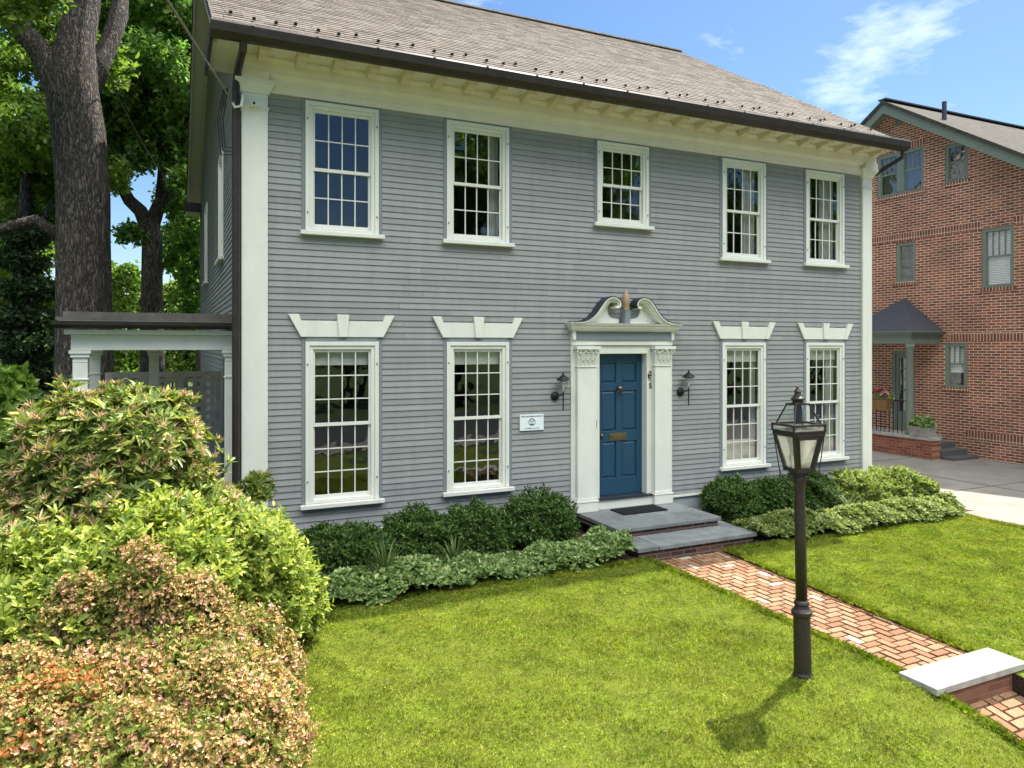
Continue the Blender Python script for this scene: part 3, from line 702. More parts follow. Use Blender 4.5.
# cornice + broken swan-neck pediment
mb = MB()
def moulding(za, zb, o0, o1):
    mb.hull8([(5.25 - o0, -.09 - o0, za), (7.03 + o0, -.09 - o0, za), (7.03 + o0, .0, za), (5.25 - o0, .0, za)],
             [(5.25 - o1, -.09 - o1, zb), (7.03 + o1, -.09 - o1, zb), (7.03 + o1, .0, zb), (5.25 - o1, .0, zb)])
moulding(2.902, 2.925, .01, .02); moulding(2.926, 2.95, .04, .05); moulding(2.951, 2.985, .055, .065); moulding(2.986, 3.02, .075, .09)
mb.build('pediment_cornice', M['white'], ds)
def swan(sgn):
    c = 6.14
    path = [(.97 * ((a_ - .955) * 1.13 + .955), b_) for a_, b_ in [(.955, 3.03), (.82, 3.035), (.74, 3.06), (.665, 3.11), (.60, 3.18), (.545, 3.26), (.49, 3.335), (.43, 3.385), (.365, 3.405), (.30, 3.39), (.25, 3.35), (.232, 3.295), (.25, 3.25), (.29, 3.235), (.318, 3.255)]]
    pts = [Vector((c + sgn * a, 0, b)) for a, b in path]
    n = len(pts); q = MB(); top = MB()
    wid = [.030] + [.05] * 8 + [.048, .044, .04, .036, .03, .024]
    nor = []
    for i in range(n):
        d = (pts[min(i + 1, n - 1)] - pts[max(i - 1, 0)]).normalized(); nn = Vector((d.z, 0, -d.x)) * sgn
        nor.append(nn)
    # outer side is the upper/left side: stepped moulding, front fillet further out than the inner one
    for (o0, o1, y) in ((0.0, .42, -.19), (.42, 1.0, -.165), (1.0, 1.5, -.145)):
        for i in range(n - 1):
            a0 = pts[i] - nor[i] * wid[i] * o0 ; a1 = pts[i] - nor[i] * wid[i] * o1
            b0 = pts[i + 1] - nor[i + 1] * wid[i + 1] * o0; b1 = pts[i + 1] - nor[i + 1] * wid[i + 1] * o1
            if o1 > 1.2 and i > 8: continue
            q.hull8([(a0.x, y, a0.z), (b0.x, y, b0.z), (b1.x, y, b1.z), (a1.x, y, a1.z)], [(a0.x, -.01, a0.z), (b0.x, -.01, b0.z), (b1.x, -.01, b1.z), (a1.x, -.01, a1.z)])
    for i in range(12):
        a0 = pts[i]; b0 = pts[i + 1]; a1 = pts[i] + nor[i] * .010; b1 = pts[i + 1] + nor[i + 1] * .010
        top.hull8([(a0.x, -.195, a0.z), (b0.x, -.195, b0.z), (b1.x, -.195, b1.z), (a1.x, -.195, a1.z)], [(a0.x, 0, a0.z), (b0.x, 0, b0.z), (b1.x, 0, b1.z), (a1.x, 0, a1.z)])
    q.build('swan_neck_scroll', M['white'], ds); top.build('scroll_flashing', M['lead'], ds)
    ty = MB()                                  # tympanum board with a rounded bite beside the plinth
    poly = [(c + sgn * .84, 3.022)] + [(c + sgn * a, b) for a, b in path[1:9]] + [(c + sgn * .245, 3.385)]
    poly += [(c + sgn * (.175 + .115 * math.cos(t)), 3.215 + .12 * math.sin(t)) for t in np.linspace(1.1, -1.57, 9)] + [(c + sgn * .09, 3.09), (c + sgn * .09, 3.022)]
    ty.prism(poly, 'y', -.045, -.02); ty.build('tympanum', M['white'], ds)
swan(-1); swan(1)
mb = MB(); mb.box(6.095, 6.185, -.15, -.02, 3.022, 3.21); mb.build('finial_plinth', M['siding_flat'], ds, bevel=.004)
mb = MB(); mb.lathe([(.03, 3.211), (.045, 3.225), (.03, 3.245), (.048, 3.28), (.058, 3.33), (.058, 3.38), (.048, 3.43), (.03, 3.48), (.012, 3.52), (0, 3.53)], (6.14, -.10, 0), 14)
mb.build('finial', M['gold'], ds, smooth=True)
# door leaf
dr = MB(); dx0, dx1 = 5.737, 6.568
dr.box(dx0, dx1, .125, .16, .465, 2.573)
for xa, xb in ((dx0, dx0 + .10), ((dx0 + dx1) / 2 - .05, (dx0 + dx1) / 2 + .05), (dx1 - .10, dx1)): dr.box(xa, xb, .105, .127, .465, 2.573)
for za, zb in ((.465, .72), (1.26, 1.42), (2.02, 2.14), (2.43, 2.573)):
    for xa, xb in ((dx0 + .10, (dx0 + dx1) / 2 - .05), ((dx0 + dx1) / 2 + .05, dx1 - .10)): dr.box(xa, xb, .1055, .127, za, zb)
for za, zb in ((.72, 1.26), (1.42, 2.02), (2.14, 2.43)):
    for xa, xb in ((dx0 + .10, (dx0 + dx1) / 2 - .05), ((dx0 + dx1) / 2 + .05, dx1 - .10)):
        o_ = .035
        dr.hull8([(xa + .01, .126, za + .01), (xb - .01, .126, za + .01), (xb - .01, .126, zb - .01), (xa + .01, .126, zb - .01)],
                 [(xa + o_, .112, za + o_), (xb - o_, .112, za + o_), (xb - o_, .112, zb - o_), (xa + o_, .112, zb - o_)])
door = dr.build('door', M['blue'], house, bevel=.004)
mb = MB(); mb.box(5.98, 6.28, .094, .104, 1.275, 1.385); mb.box(6.01, 6.25, .086, .093, 1.30, 1.36); mb.build('mail_slot', M['brass'], door, bevel=.003)
mb = MB(); mb.lathe([(0, -.02), (.04, -.015), (.05, 0), (.04, .03), (0, .04)], (6.155, .085, 2.05), 12); mb.tube([(6.155 + .035 * math.sin(a), .072, 2.0 - .035 * math.cos(a)) for a in np.linspace(.5, 5.8, 10)], .008, 6); mb.build('knocker', M['brass'], door, smooth=True)
mb = MB(); mb.lathe([(0, 0), (.022, 0), (.03, .015), (.03, .03), (.015, .045), (0, .046)], (0, 0, 0), 14)
kb = mb.build('knob', M['brass'], door, smooth=True, loc=(5.84, .105, 1.36)); kb.rotation_euler.x = R(90)
mb = MB(); mb.box(5.645, 5.672, -.045, -.02, 1.50, 1.61); mb.build('doorbell', M['iron'], house)
mb = MB(); mb.box(6.588, 6.61, -.03, -.02, 2.20, 2.27); mb.build('jamb_plate', M['gutter'], house)
for k, ch in enumerate('265'):
    cu = bpy.data.curves.new('house_number', 'FONT'); cu.body = ch; cu.size = .105; cu.extrude = .002; cu.align_x = 'CENTER'; cu.offset = .003
    to = bpy.data.objects.new('house_number', cu); COL.objects.link(to); bpy.context.view_layer.update()
    me = bpy.data.meshes.new_from_object(to.evaluated_get(bpy.context.evaluated_depsgraph_get())); bpy.data.objects.remove(to)
    o = link('house_number', me, M['iron'], house, loc=wloc(6.632, -.024, 2.235 - k * .092)); o.rotation_euler.x = R(90)

# --- side porch (part of the house, on the left)
PY = .55
mb = MB(); mb.box(-1.12, .76, PY - .15, 2.62, 2.985, 3.02); mb.box(-1.06, .76, PY - .06, 2.56, 3.021, 3.085); mb.build('porch_roof', M['porchroof'], house)
mb = MB(); mb.prism([(PY - .25, 2.965), (PY - .27, 2.975), (PY - .265, 2.93), (PY - .22, 2.892), (PY - .15, 2.892), (PY - .15, 2.97)][::-1], 'x', -1.15, .74); mb.build('porch_gutter', M['gutter'], house)
mb = MB(); mb.box(-1.10, .74, PY - .148, PY - .12, 2.972, 2.984); mb.build('porch_drip_edge', M['palestone'], house)
mb = MB(); mb.box(-1.04, .745, PY - .145, PY + .1, 2.825, 2.877); mb.box(-.98, .745, PY - .06, PY + .1, 2.645, 2.822); mb.box(-.98, -.83, PY + .101, 2.5, 2.645, 2.822); mb.box(-.829, .745, 2.36, 2.5, 2.645, 2.822); mb.build('porch_beam', M['porchwhite'], house)
mb = MB(); mb.box(-.82, .74, PY + .11, 2.35, 2.78, 2.81); mb.build('porch_ceiling', M['porchwhite'], house)
for (xa, xb, ya) in ((-.965, -.815, PY - .05), (.655, .745, PY - .05), (-.95, -.82, 2.36), (-.22, -.09, 2.36)):
    mb = MB(); yb = ya + .15
    mb.box(xa, xb, ya, yb, .12, 2.50); mb.box(xa - .012, xb + .012, ya - .012, yb, 2.30, 2.32); mb.box(xa - .02, xb + .02, ya - .02, yb, 2.56, 2.60); mb.box(xa - .035, xb + .035, ya - .035, yb, 2.602, 2.642); mb.box(xa, xb, ya, yb, 2.502, 2.558)
    mb.build('porch_column', M['porchwhite' if ya < 3 else 'rake'], house, bevel=.004)
mb = MB(); mb.box(-1.1, .78, PY - .2, 2.56, 0, .12); mb.build('porch_floor', M['floorpaint'], house)

# lattice screen behind the porch
t = thing('lattice_fence', (-.3, 2.8, 0), 'weathered grey lattice fence with square openings behind the porch', 'fence')
mb = MB(); ly = 2.80
x = -.74
while x < .72: mb.box(x, x + .062, ly, ly + .014, .1, 2.23); x += .122
z = .15
while z < 2.18: mb.box(-.78, .74, ly - .016, ly - .001, z, z + .062); z += .125
mb.build('lattice', M['lattice'], t)
for (ya, yb, za, zb) in ((-.04, .03, 2.23, 2.31), (-.03, .02, .04, .10)): mb = MB(); mb.box(-.79, .75, ly + ya, ly + yb, za, zb); mb.build('rail', M['lattice'], t)
for x in (-.79, -.31, .16, .67): mb = MB(); mb.box(x, x + .08, ly - .05, ly + .04, 0, 2.23); mb.build('post', M['lattice'], t)

# left board fence further back
t = thing('board_fence', (-5, 7.4, 0), 'dark weathered board fence behind the big tree on the left', 'fence')
mb = MB(); x = -11.
while x < -1.9: mb.box(x, x + .14, 7.4, 7.42, .05, 1.80 + rnd.uniform(-.01, .01)); x += .155
mb.build('board', M['darkwood'], t)
for z in (.4, 1.5): mb = MB(); mb.box(-11, -1.9, 7.422, 7.47, z, z + .1); mb.build('rail', M['darkwood'], t)

# ------------------------------------------------------------------ stoop
t = thing('stoop', (6.2, -.8, 0), 'two step stoop of bluestone slabs on old brick below the blue door', 'stoop')
def slab(mb, x0, x1, y0, y1, z1, th=.055): mb.box(x0, x1, y0, y1, z1 - th, z1)
mb = MB(); g = .012
for (a, b, c, d) in ((5.33, 6.02, -.62, -.002), (6.02 + g, 6.52, -.62, -.002), (6.52 + g, 7.04, -.62, -.002), (5.33, 7.04, -1.13, -.62 - g)): slab(mb, a, b, c, d, .30)
mb.build('top_slab', M['bluestone'], t, bevel=.009)
mb = MB(); mb.box(5.36, 7.01, -1.09, -.002, .172, .243); mb.build('upper_riser', M['brickS'], t)
mb = MB()
for (a, b) in ((5.30, 5.62), (5.62 + g, 7.24)): slab(mb, a, b, -1.61, -.80, .17)
mb.build('lower_slab', M['bluestone'], t, bevel=.006)
mb = MB(); mb.box(5.34, 7.20, -1.57, -.82, -.06, .113); mb.build('lower_riser', M['brickS'], t)
mb = MB(); mb.box(5.84, 6.60, -.50, -.14, .302, .318)
tag(mb.build('doormat', M['mat'], bevel=.004), 'black doormat lying on the bluestone stoop before the door', 'doormat')

# plaque
t = thing('wall_plaque', (4.622, -.03, 1.62), 'small white plaque with a grey emblem on the clapboards left of the door', 'plaque')
mb = MB(); mb.box(4.436, 4.808, -.032, -.016, 1.512, 1.735); mb.build('board', M['plaque'], t, bevel=.002)
mb = MB()
x = 4.455
while x < 4.79:
    w = rnd.uniform(.008, .02); mb.box(x, x + w, -.0345, -.0325, 1.700, 1.716 + rnd.uniform(-.004, .004)); x += w + rnd.uniform(.006, .012)
x = 4.50
while x < 4.74:
    w = rnd.uniform(.006, .018); mb.box(x, x + w, -.0345, -.0325, 1.535, 1.548 + rnd.uniform(-.004, .006)); x += w + rnd.uniform(.006, .014)
mb.tube([(4.622 + .052 * math.cos(a), -.0335, 1.63 + .045 * math.sin(a)) for a in np.linspace(0, 6.28, 24)], .004, 5)
mb.tube([(4.622 + .030 * math.cos(a), -.0335, 1.655 + .022 * math.sin(a)) for a in np.linspace(0, 6.28, 18)], .005, 5)
mb.prism([(4.585, 1.60), (4.622, 1.588), (4.66, 1.60), (4.622, 1.61)], 'y', -.0345, -.0325)
mb.build('emblem', M['ink'], t)

# wall lanterns ---------------------------------------------------------
M['lampclear'] = glassmat('lantern_clear_glass', (.93, .95, .95, 1), ior=1.25)
def wall_lantern(x, label):
    t = thing('wall_lantern', (x, 0, 0), label, 'lantern', 'black lanterns beside the front door')
    mb = MB(); mb.lathe([(0, 0), (.062, 0), (.066, .012), (.05, .03), (.02, .045), (0, .046)], (0, 0, 0), 20)
    o = mb.build('back_plate', M['iron'], t, local=True, loc=(-.075, -.018, 1.98), smooth=True); o.rotation_euler.x = R(90)
    mb = MB(); mb.tube([(-.075, -.05, 1.98), (-.05, -.09, 1.99), (0, -.12, 2.005), (0, -.13, 2.03)], .011, 8); mb.tube([(0, -.13, 1.80), (0, -.13, 2.05)], .010, 8); mb.lathe([(0, -.02), (.015, 0), (0, .02)], (0, -.13, 1.79), 8); mb.build('arm', M['iron'], t, local=True)
    mb = MB(); mb.lathe([(.03, 2.05), (.045, 2.07), (.075, 2.10), (.088, 2.14), (.08, 2.18), (.06, 2.205)], (0, -.13, 0), 20); mb.build('globe', M['lampclear'], t, local=True, smooth=True)
    mb = MB(); mb.lathe([(.098, 2.206), (.092, 2.218), (.06, 2.25), (.03, 2.275), (.012, 2.285), (.016, 2.30), (.006, 2.325), (0, 2.33)], (0, -.13, 0), 20); mb.lathe([(.05, 2.19), (.05, 2.206)], (0, -.13, 0), 16); mb.build('cap', M['iron'], t, local=True)
    mb = MB(); mb.lathe([(.012, 2.05), (.012, 2.10), (.018, 2.13), (.014, 2.16), (0, 2.18)], (0, -.13, 0), 10); mb.build('bulb', M['sash'], t, local=True, smooth=True)
wall_lantern(5.065, 'black wall lantern left of the door, beside the white plaque')
wall_lantern(7.27, 'black wall lantern right of the door, past the house number')

# ------------------------------------------------------------------ lamp post
M['lampglass'] = glassmat('lantern_pane', (.9, .9, .86, 1), boost=.04)
_t = M['lampglass'].node_tree; _mx = _t.nodes.new('ShaderNodeMixShader'); _mx.inputs[0].default_value = .40
_d = _t.nodes.new('ShaderNodeBsdfDiffuse'); _d.inputs[0].default_value = (.62, .60, .52, 1); _tr = _t.nodes.new('ShaderNodeBsdfTranslucent'); _tr.inputs[0].default_value = (.62, .60, .52, 1)
_m2 = _t.nodes.new('ShaderNodeMixShader'); _t.links.new(_d.outputs[0], _m2.inputs[1]); _t.links.new(_tr.outputs[0], _m2.inputs[2])
_o = _t.nodes['Material Output']; _src = _o.inputs['Surface'].links[0].from_socket; _t.links.new(_src, _mx.inputs[1]); _t.links.new(_m2.outputs[0], _mx.inputs[2]); _t.links.new(_mx.outputs[0], _o.inputs['Surface'])
lp = thing('lamp_post', (4.648, -4.834, .02), 'dark brown lamp post with a four sided glass lantern standing in the lawn', 'lamp post', rz=R(-10.7)); lp.rotation_euler = (R(-.3), R(-1.0), R(-10.7))
mb = MB()
mb.lathe([(.078, -.05), (.078, .03), (.068, .05), (.066, .50), (.082, .515), (.082, .54), (.070, .55), (.058, .565), (.053, .585), (.062, .60), (.056, .615), (.043, .63)], n=24)
mb.build('post_base', M['post'], lp, local=True)
mb = MB(); mb.lathe([(.045, .628), (.043, 1.2), (.040, 1.50), (.042, 1.56), (.054, 1.58), (.050, 1.60), (.048, 1.65)], n=20); mb.build('post', M['post'], lp, local=True, smooth=True)
mb = MB()
for dx, dy in ((.7071, -.7071), (-.7071, .7071)):
    mb.tube([(0, 0, 1.597), (dx * .125, dy * .125, 1.597), (dx * .142, dy * .142, 1.61), (dx * .148, dy * .148, 1.66)], .0055, 6)
    mb.tube([(dx * .148, dy * .148, 1.65), (dx * .198, dy * .198, 1.995)], .0045, 6)
mb.build('bracket', M['post'], lp, local=True)
hb_, ht_ = .076, .130                          # lantern half widths at the bottom and top of the glass
zb, zt = 1.685, 1.975
fr = MB()
for sx in (-1, 1):
    for sy in (-1, 1): fr.bar((sx * hb_, sy * hb_, zb), (sx * ht_, sy * ht_, zt), .026)
for h, z, w in ((hb_, zb, .03), (ht_, zt, .034)):
    for s_ in (-1, 1): fr.bar((-h - .013, s_ * h, z), (h + .013, s_ * h, z), .024, w); fr.bar((s_ * h, -h + .013, z), (s_ * h, h - .013, z), .024, w)
fr.box(-.05, .05, -.05, .05, 1.63, 1.66)
H2 = .142
for z, w in ((2.045, .016), (1.995, .012)):
    for s_ in (-1, 1): fr.bar((-H2 - .006, s_ * H2, z), (H2 + .006, s_ * H2, z), .014, w); fr.bar((s_ * H2, -H2 + .008, z), (s_ * H2, H2 - .008, z), .014, w)
for sx in (-1, 1):
    for sy in (-1, 1):
        fr.bar((sx * H2, sy * H2, 1.99), (sx * H2, sy * H2, 2.05), .014)
        fr.bar((sx * .120, sy * .120, 2.05), (sx * .060, sy * .060, 2.205), .012)
for s_ in (-1, 1): fr.bar((-.066, s_ * .06, 2.208), (.066, s_ * .06, 2.208), .014); fr.bar((s_ * .06, -.052, 2.208), (s_ * .06, .052, 2.208), .014)
for s_ in (-1, 1):                              # solid door stiles of the front pane
    fr.bar((s_ * (hb_ - .022), -hb_, zb + .01), (s_ * (ht_ - .03), -ht_, zt - .01), .03, .012)
fr.bar((-ht_ + .03, -ht_, zt - .03), (ht_ - .03, -ht_, zt - .03), .012, .03)
fr.build('lantern_frame', M['post'], lp, local=True)
for nm, mm in (('lantern_pane', M['lampglass']), ('lantern_roof_pane', M['lampclear'])):
    for (ax, ay, bx, by) in ((-1, -1, 1, -1), (1, -1, 1, 1), (1, 1, -1, 1), (-1, 1, -1, -1)):
        gl = MB()
        if nm == 'lantern_pane': gl.add([(ax * hb_, ay * hb_, zb), (bx * hb_, by * hb_, zb), (bx * ht_, by * ht_, zt), (ax * ht_, ay * ht_, zt)], [(0, 1, 2, 3)])
        else:
            gl.add([(ax * .120, ay * .120, 2.05), (bx * .120, by * .120, 2.05), (bx * .060, by * .060, 2.205), (ax * .060, ay * .060, 2.205)], [(0, 1, 2, 3)])
        gl.build(nm, mm, lp, local=True)
gl = MB()
for (ax, ay, bx, by) in ((-1, -1, 1, -1), (1, -1, 1, 1), (1, 1, -1, 1), (-1, 1, -1, -1)): gl.add([(ax * H2, ay * H2, 1.995), (bx * H2, by * H2, 1.995), (bx * H2, by * H2, 2.045), (ax * H2, ay * H2, 2.045)], [(0, 1, 2, 3)])
gl.build('lantern_band', M['lampglass'], lp, local=True)
mb = MB(); mb.lathe([(.02, 1.66), (.02, 1.72), (.045, 1.76), (.055, 1.82), (.05, 1.90), (.035, 1.95), (.033, 2.02)], n=16)
mb.build('chimney_glass', M['lampclear'], lp, local=True, smooth=True)
mb = MB(); mb.lathe([(.032, 2.05), (.034, 2.15), (.028, 2.20), (.045, 2.21), (.042, 2.235), (.055, 2.243), (.055, 2.255), (.03, 2.275), (.024, 2.295), (.03, 2.305), (.018, 2.325), (.01, 2.335), (.014, 2.345), (0, 2.36)], n=16)
mb.build('finial', M['post'], lp, local=True, smooth=False)

# ------------------------------------------------------------------ neighbour's brick house
NX = 17.65
nb = thing('brick_house', (22, 4.2, 0), 'red brick gabled house with sage green trim beyond the driveway', 'house')
NY0, NY1, NP = -3.0, 11.6, 4.3; nsl = .635; NZP = 9.02
ze = lambda y: NZP - abs(y - NP) * nsl
nopen = [(3.40, 4.78, 6.72, 7.86), (2.26, 2.85, 6.75, 7.70), (3.64, 4.205, 4.38, 5.42), (1.184, 1.93, 4.07, 5.48), (2.281, 2.857, 1.66, 2.76), (3.75, 4.34, .45, 2.56), (4.02, 4.24, 8.54, 8.82)]
mb = MB()
yy = sorted({NY0, NY1, NP} | {o[0] for o in nopen} | {o[1] for o in nopen})
for ya, yb in zip(yy[:-1], yy[1:]):
    cm = (ya + yb) / 2; cuts = sorted([(o[2], o[3]) for o in nopen if o[0] < cm < o[1]]); z = -.15
    for (za, zb_) in cuts:
        mb.add([(NX, ya, z), (NX, yb, z), (NX, yb, za), (NX, ya, za)], [(0, 1, 2, 3)]); z = zb_
    mb.add([(NX, ya, z), (NX, yb, z), (NX, yb, ze(yb)), (NX, ya, ze(ya))], [(0, 1, 2, 3)])
for (a, b, c, d) in nopen:                     # reveals
    for q in (((a, c), (b, c)), ((b, c), (b, d)), ((b, d), (a, d)), ((a, d), (a, c))):
        mb.add([(NX, q[0][0], q[0][1]), (NX, q[1][0], q[1][1]), (NX + .12, q[1][0], q[1][1]), (NX + .12, q[0][0], q[0][1])], [(0, 1, 2, 3)])
nw = mb.build('wall', M['brickN'], nb)
mb = MB(); mb.box(NX + .002, 28, NY0 - .0, NY0 + .2, -.15, ze(NY0)); mb.box(NX + .002, 28, NY1 - .2, NY1, -.15, ze(NY1)); mb.build('front_wall', M['brickN_y'], nb)
for (z0, z1, y0, y1) in ((5.47, 5.66, -2.9, 11.5), (2.80, 3.0, -2.9, 2.72), (.42, .63, -2.9, 2.3)):
    cutz = [o for o in nopen if o[2] < z1 and o[3] > z0 and o[0] < y1]
    mb = MB()
    segs = [(y0, y1)]
    for o in cutz: segs = [q for a, b in segs for q in ((a, min(b, o[0])), (max(a, o[1]), b)) if q[1] - q[0] > .02]
    for a, b in segs: mb.box(NX - .006, NX + .05, a, b, z0, z1)
    mb.build('soldier_course', M['soldier'], nb)
# brick sills
for (a, b, c, d) in nopen[:5]:
    mb = MB(); mb.box(NX - .03, NX + .06, a - .05, b + .05, c - .09, c - .002); mb.build('window_sill', M['soldier'], nb)
mb = MB(); mb.box(NX - .006, NX + .05, 3.38, 4.80, 7.862, 8.06); mb.build('soldier_course', M['soldier'], nb)
M['nglass'] = glassmat('neighbour_glass', (.93, .95, .94, 1), boost=.06)
M['nglasslight'] = mat('white_blind_slats', (.80, .80, .76, 1), .8, .1, var=.05)
def nwin(a, b, c, d, panes, blind=None, mull=None):
    """window in the side wall: a..b along y, c..d in z"""
    f = MB(); fx0, fx1 = NX + .02, NX + .10; w = .09
    f.box(fx0, fx1, a, a + w, c, d); f.box(fx0, fx1, b - w, b, c, d); f.box(fx0, fx1, a + w, b - w, d - w, d); f.box(fx0, fx1, a + w, b - w, c, c + .06)
    if mull: f.box(fx0 - .005, fx1, mull - .10, mull + .10, c + .06, d - w)
    o = f.build('window', M['greentrim'], nb, bevel=.004)
    bays = [(a + w, b - w)] if not mull else [(a + w, mull - .10), (mull + .10, b - w)]
    zm = c + (d - c) * .52
    s_ = MB(); p = MB()
    for (ya, yb) in bays:
        s_.box(fx0 + .03, fx1 - .02, ya, yb, zm - .02, zm + .02)
        for k in range(panes + 1):
            y_ = ya + (yb - ya) * k / panes; e = .014
            s_.box(fx0 + .035, fx1 - .025, max(ya, y_ - e), min(yb, y_ + e), zm + .02, d - w)
        for y_ in (ya + .012, yb - .012): s_.box(fx0 + .035, fx1 - .025, y_ - .012, y_ + .012, c + .06, zm - .02)
        if panes > 2 and (b - a) < 1.0 and not blind: s_.box(fx0 + .036, fx1 - .026, ya, yb, (zm + d - w) / 2 - .01, (zm + d - w) / 2 + .01)
        p.add([(fx1 - .035, ya, c + .06), (fx1 - .035, yb, c + .06), (fx1 - .035, yb, d - w), (fx1 - .035, ya, d - w)], [(0, 1, 2, 3)])
    s_.build('sash', M['greentrim'], o); p.build('pane', M['nglass'], o)
    if blind:
        q = MB(); z = d - w - .01
        while z > c + .08 + blind: q.add([(fx1 + .008, a + w, z), (fx1 + .008, b - w, z), (fx1 - .004, b - w, z - .034), (fx1 - .004, a + w, z - .034)], [(0, 1, 2, 3)]); z -= .04
        q.build('blind', M['nglasslight'], o)
nwin(3.40, 4.78, 6.72, 7.86, 4, mull=4.09); nwin(2.26, 2.85, 6.75, 7.70, 3); nwin(3.64, 4.205, 4.38, 5.42, 2); nwin(1.184, 1.93, 4.07, 5.48, 4, blind=.01); nwin(2.281, 2.857, 1.66, 2.76, 3, blind=.3)
mb = MB(); mb.box(NX + .14, NX + .17, NY0 + .3, NY1 - .3, 0, 4.0); mb.box(NX + .14, NX + .17, .7, 7.9, 4.001, 6.0); mb.box(NX + .14, NX + .17, 2.0, 6.6, 6.001, 7.4); mb.box(NX + .14, NX + .17, 2.3, 6.0, 7.401, 7.8); mb.build('room', M['interior'], nb)
mb = MB(); mb.box(NX + .01, NX + .05, 4.02, 4.24, 8.54, 8.82)
for k in range(6): mb.prism([(NX - .005, 8.57 + k * .04), (NX + .01, 8.60 + k * .04), (NX + .01, 8.57 + k * .04)], 'y', 4.04, 4.22)
mb.build('attic_vent', M['greentrim'], nb)
# door
mb = MB(); mb.box(NX + .02, NX + .1, 3.75, 3.84, .45, 2.56); mb.box(NX + .02, NX + .1, 4.25, 4.34, .45, 2.56); mb.box(NX + .02, NX + .1, 3.84, 4.25, 2.47, 2.56); mb.build('door_frame', M['greentrim'], nb)
mb = MB(); mb.box(NX + .05, NX + .09, 3.84, 3.93, .45, 2.47); mb.box(NX + .05, NX + .09, 4.16, 4.25, .45, 2.47); mb.box(NX + .05, NX + .09, 3.93, 4.16, .45, .95); mb.box(NX + .05, NX + .09, 3.93, 4.16, 2.36, 2.47)
for k in range(1, 5): mb.box(NX + .055, NX + .085, 3.93, 4.16, .95 + k * .28, .97 + k * .28)
nd = mb.build('door', M['greentrim'], nb)
mb = MB(); mb.add([(NX + .07, 3.93, .95), (NX + .07, 4.16, .95), (NX + .07, 4.16, 2.36), (NX + .07, 3.93, 2.36)], [(0, 1, 2, 3)]); mb.build('pane', M['nglass'], nd)
mb = MB(); mb.box(NX + .10, NX + .11, 3.93, 4.06, .95, 2.36); mb.build('curtain', M['nglasslight'], nd)
# roof with green rakes
mb = MB(); ov = .45; th = .10; xo = NX - .42
for sgn in (-1, 1):
    ye = NP + sgn * 8.3; zz = NZP + .10 - 8.3 * nsl
    A = (NP, NZP + .10); B = (ye, zz)
    mb.hull8([(xo, A[0], A[1]), (30, A[0], A[1]), (30, B[0], B[1]), (xo, B[0], B[1])], [(xo, A[0], A[1] + th), (30, A[0], A[1] + th), (30, B[0], B[1] + th), (xo, B[0], B[1] + th)])
mb.build('roof', M['roofN'], nb)
mb = MB()
for sgn in (-1, 1):
    ye = NP + sgn * 8.3; zz = NZP + .098 - 8.3 * nsl; Z0 = NZP + .098
    mb.hull8([(xo + .04, NP, Z0 - .24), (xo + .075, NP, Z0 - .24), (xo + .075, ye, zz - .24), (xo + .04, ye, zz - .24)], [(xo + .04, NP, Z0), (xo + .075, NP, Z0), (xo + .075, ye, zz), (xo + .04, ye, zz)])
    mb.hull8([(xo + .076, NP, Z0 - .13), (NX + .02, NP, Z0 - .13), (NX + .02, ye, zz - .13), (xo + .076, ye, zz - .13)], [(xo + .076, NP, Z0 - .09), (NX + .02, NP, Z0 - .09), (NX + .02, ye, zz - .09), (xo + .076, ye, zz - .09)])
mb.build('rake_board', M['greentrim'], nb)
mb = MB(); mb.box(xo, 30, NP - .12, NP + .12, NZP + .20, NZP + .235); mb.build('ridge_cap', M['slate'], nb)
mb = MB(); mb.tube([(NX + .5, 3.2, 8.2), (NX + .5, 3.2, 8.98)], .055, 12); mb.build('vent_pipe', M['slate'], nb)
# portico: hipped slate roof, beam, column, low wall, steps
PX = 16.45; pa, pb = 2.85, 5.05
mb = MB(); ap = (NX, 3.95, 3.95); e = 3.03
fl, frr = (PX, pa, e), (PX, pb, e); bl, brr = (NX, pa - .02, e), (NX, pb, e)
rp_ = (PX + .62, 3.95, 3.62)
mb.add([fl, frr, (NX, 3.95, 3.95), bl, brr], [(0, 1, 2), (3, 0, 2), (1, 4, 2), (0, 3, 4, 1)])
mb.build('portico_roof', M['slate'], nb)
mb = MB(); mb.box(PX + .02, NX, pa + .02, pb - .02, e - .06, e - .003); mb.box(PX - .03, NX, pa - .03, pb + .03, e - .001, e + .02); mb.box(PX + .12, PX + .28, pa + .12, pb - .12, 2.74, e - .062); mb.box(PX + .281, NX, pa + .12, pa + .28, 2.74, e - .062); mb.build('portico_beam', M['greentrim'], nb)
for y_ in (pa + .22, pb - .25):
    mb = MB(); mb.lathe([(.115, .50), (.115, .54), (.10, .56), (.095, .60), (.085, 2.62), (.10, 2.64), (.11, 2.66), (.11, 2.738)], (PX + .21, y_, 0), 20); mb.build('portico_column', M['greentrim'], nb, smooth=True)
mb = MB(); mb.box(PX - .02, PX + .20, 2.33, 6.5, -.2, .43); mb.box(PX + .201, NX - .9, 2.33, 2.50, -.2, .43); mb.build('low_wall', M['brickL'], nb)
mb = MB(); mb.box(PX - .05, PX + .26, 2.29, 6.5, .432, .50); mb.box(PX + .261, NX, 2.9, 6.5, .36, .44); mb.build('wall_cap', M['palestone'], nb)
for k in range(3): mb = MB(); mb.box(PX + .27, NX, 2.28 - k * .3 + .3, 2.9 - k * .3 if k else 2.9, -.1, .32 - k * .14); mb.build('entry_step', M['grey_step'], nb)
rl = MB()
y_ = 3.2
while y_ < 6.4: rl.box(PX + .095, PX + .11, y_, y_ + .014, .501, 1.30); y_ += .12
rl.box(PX + .09, PX + .115, 3.16, 6.45, 1.302, 1.33); rl.build('porch_railing', M['iron'], nb)

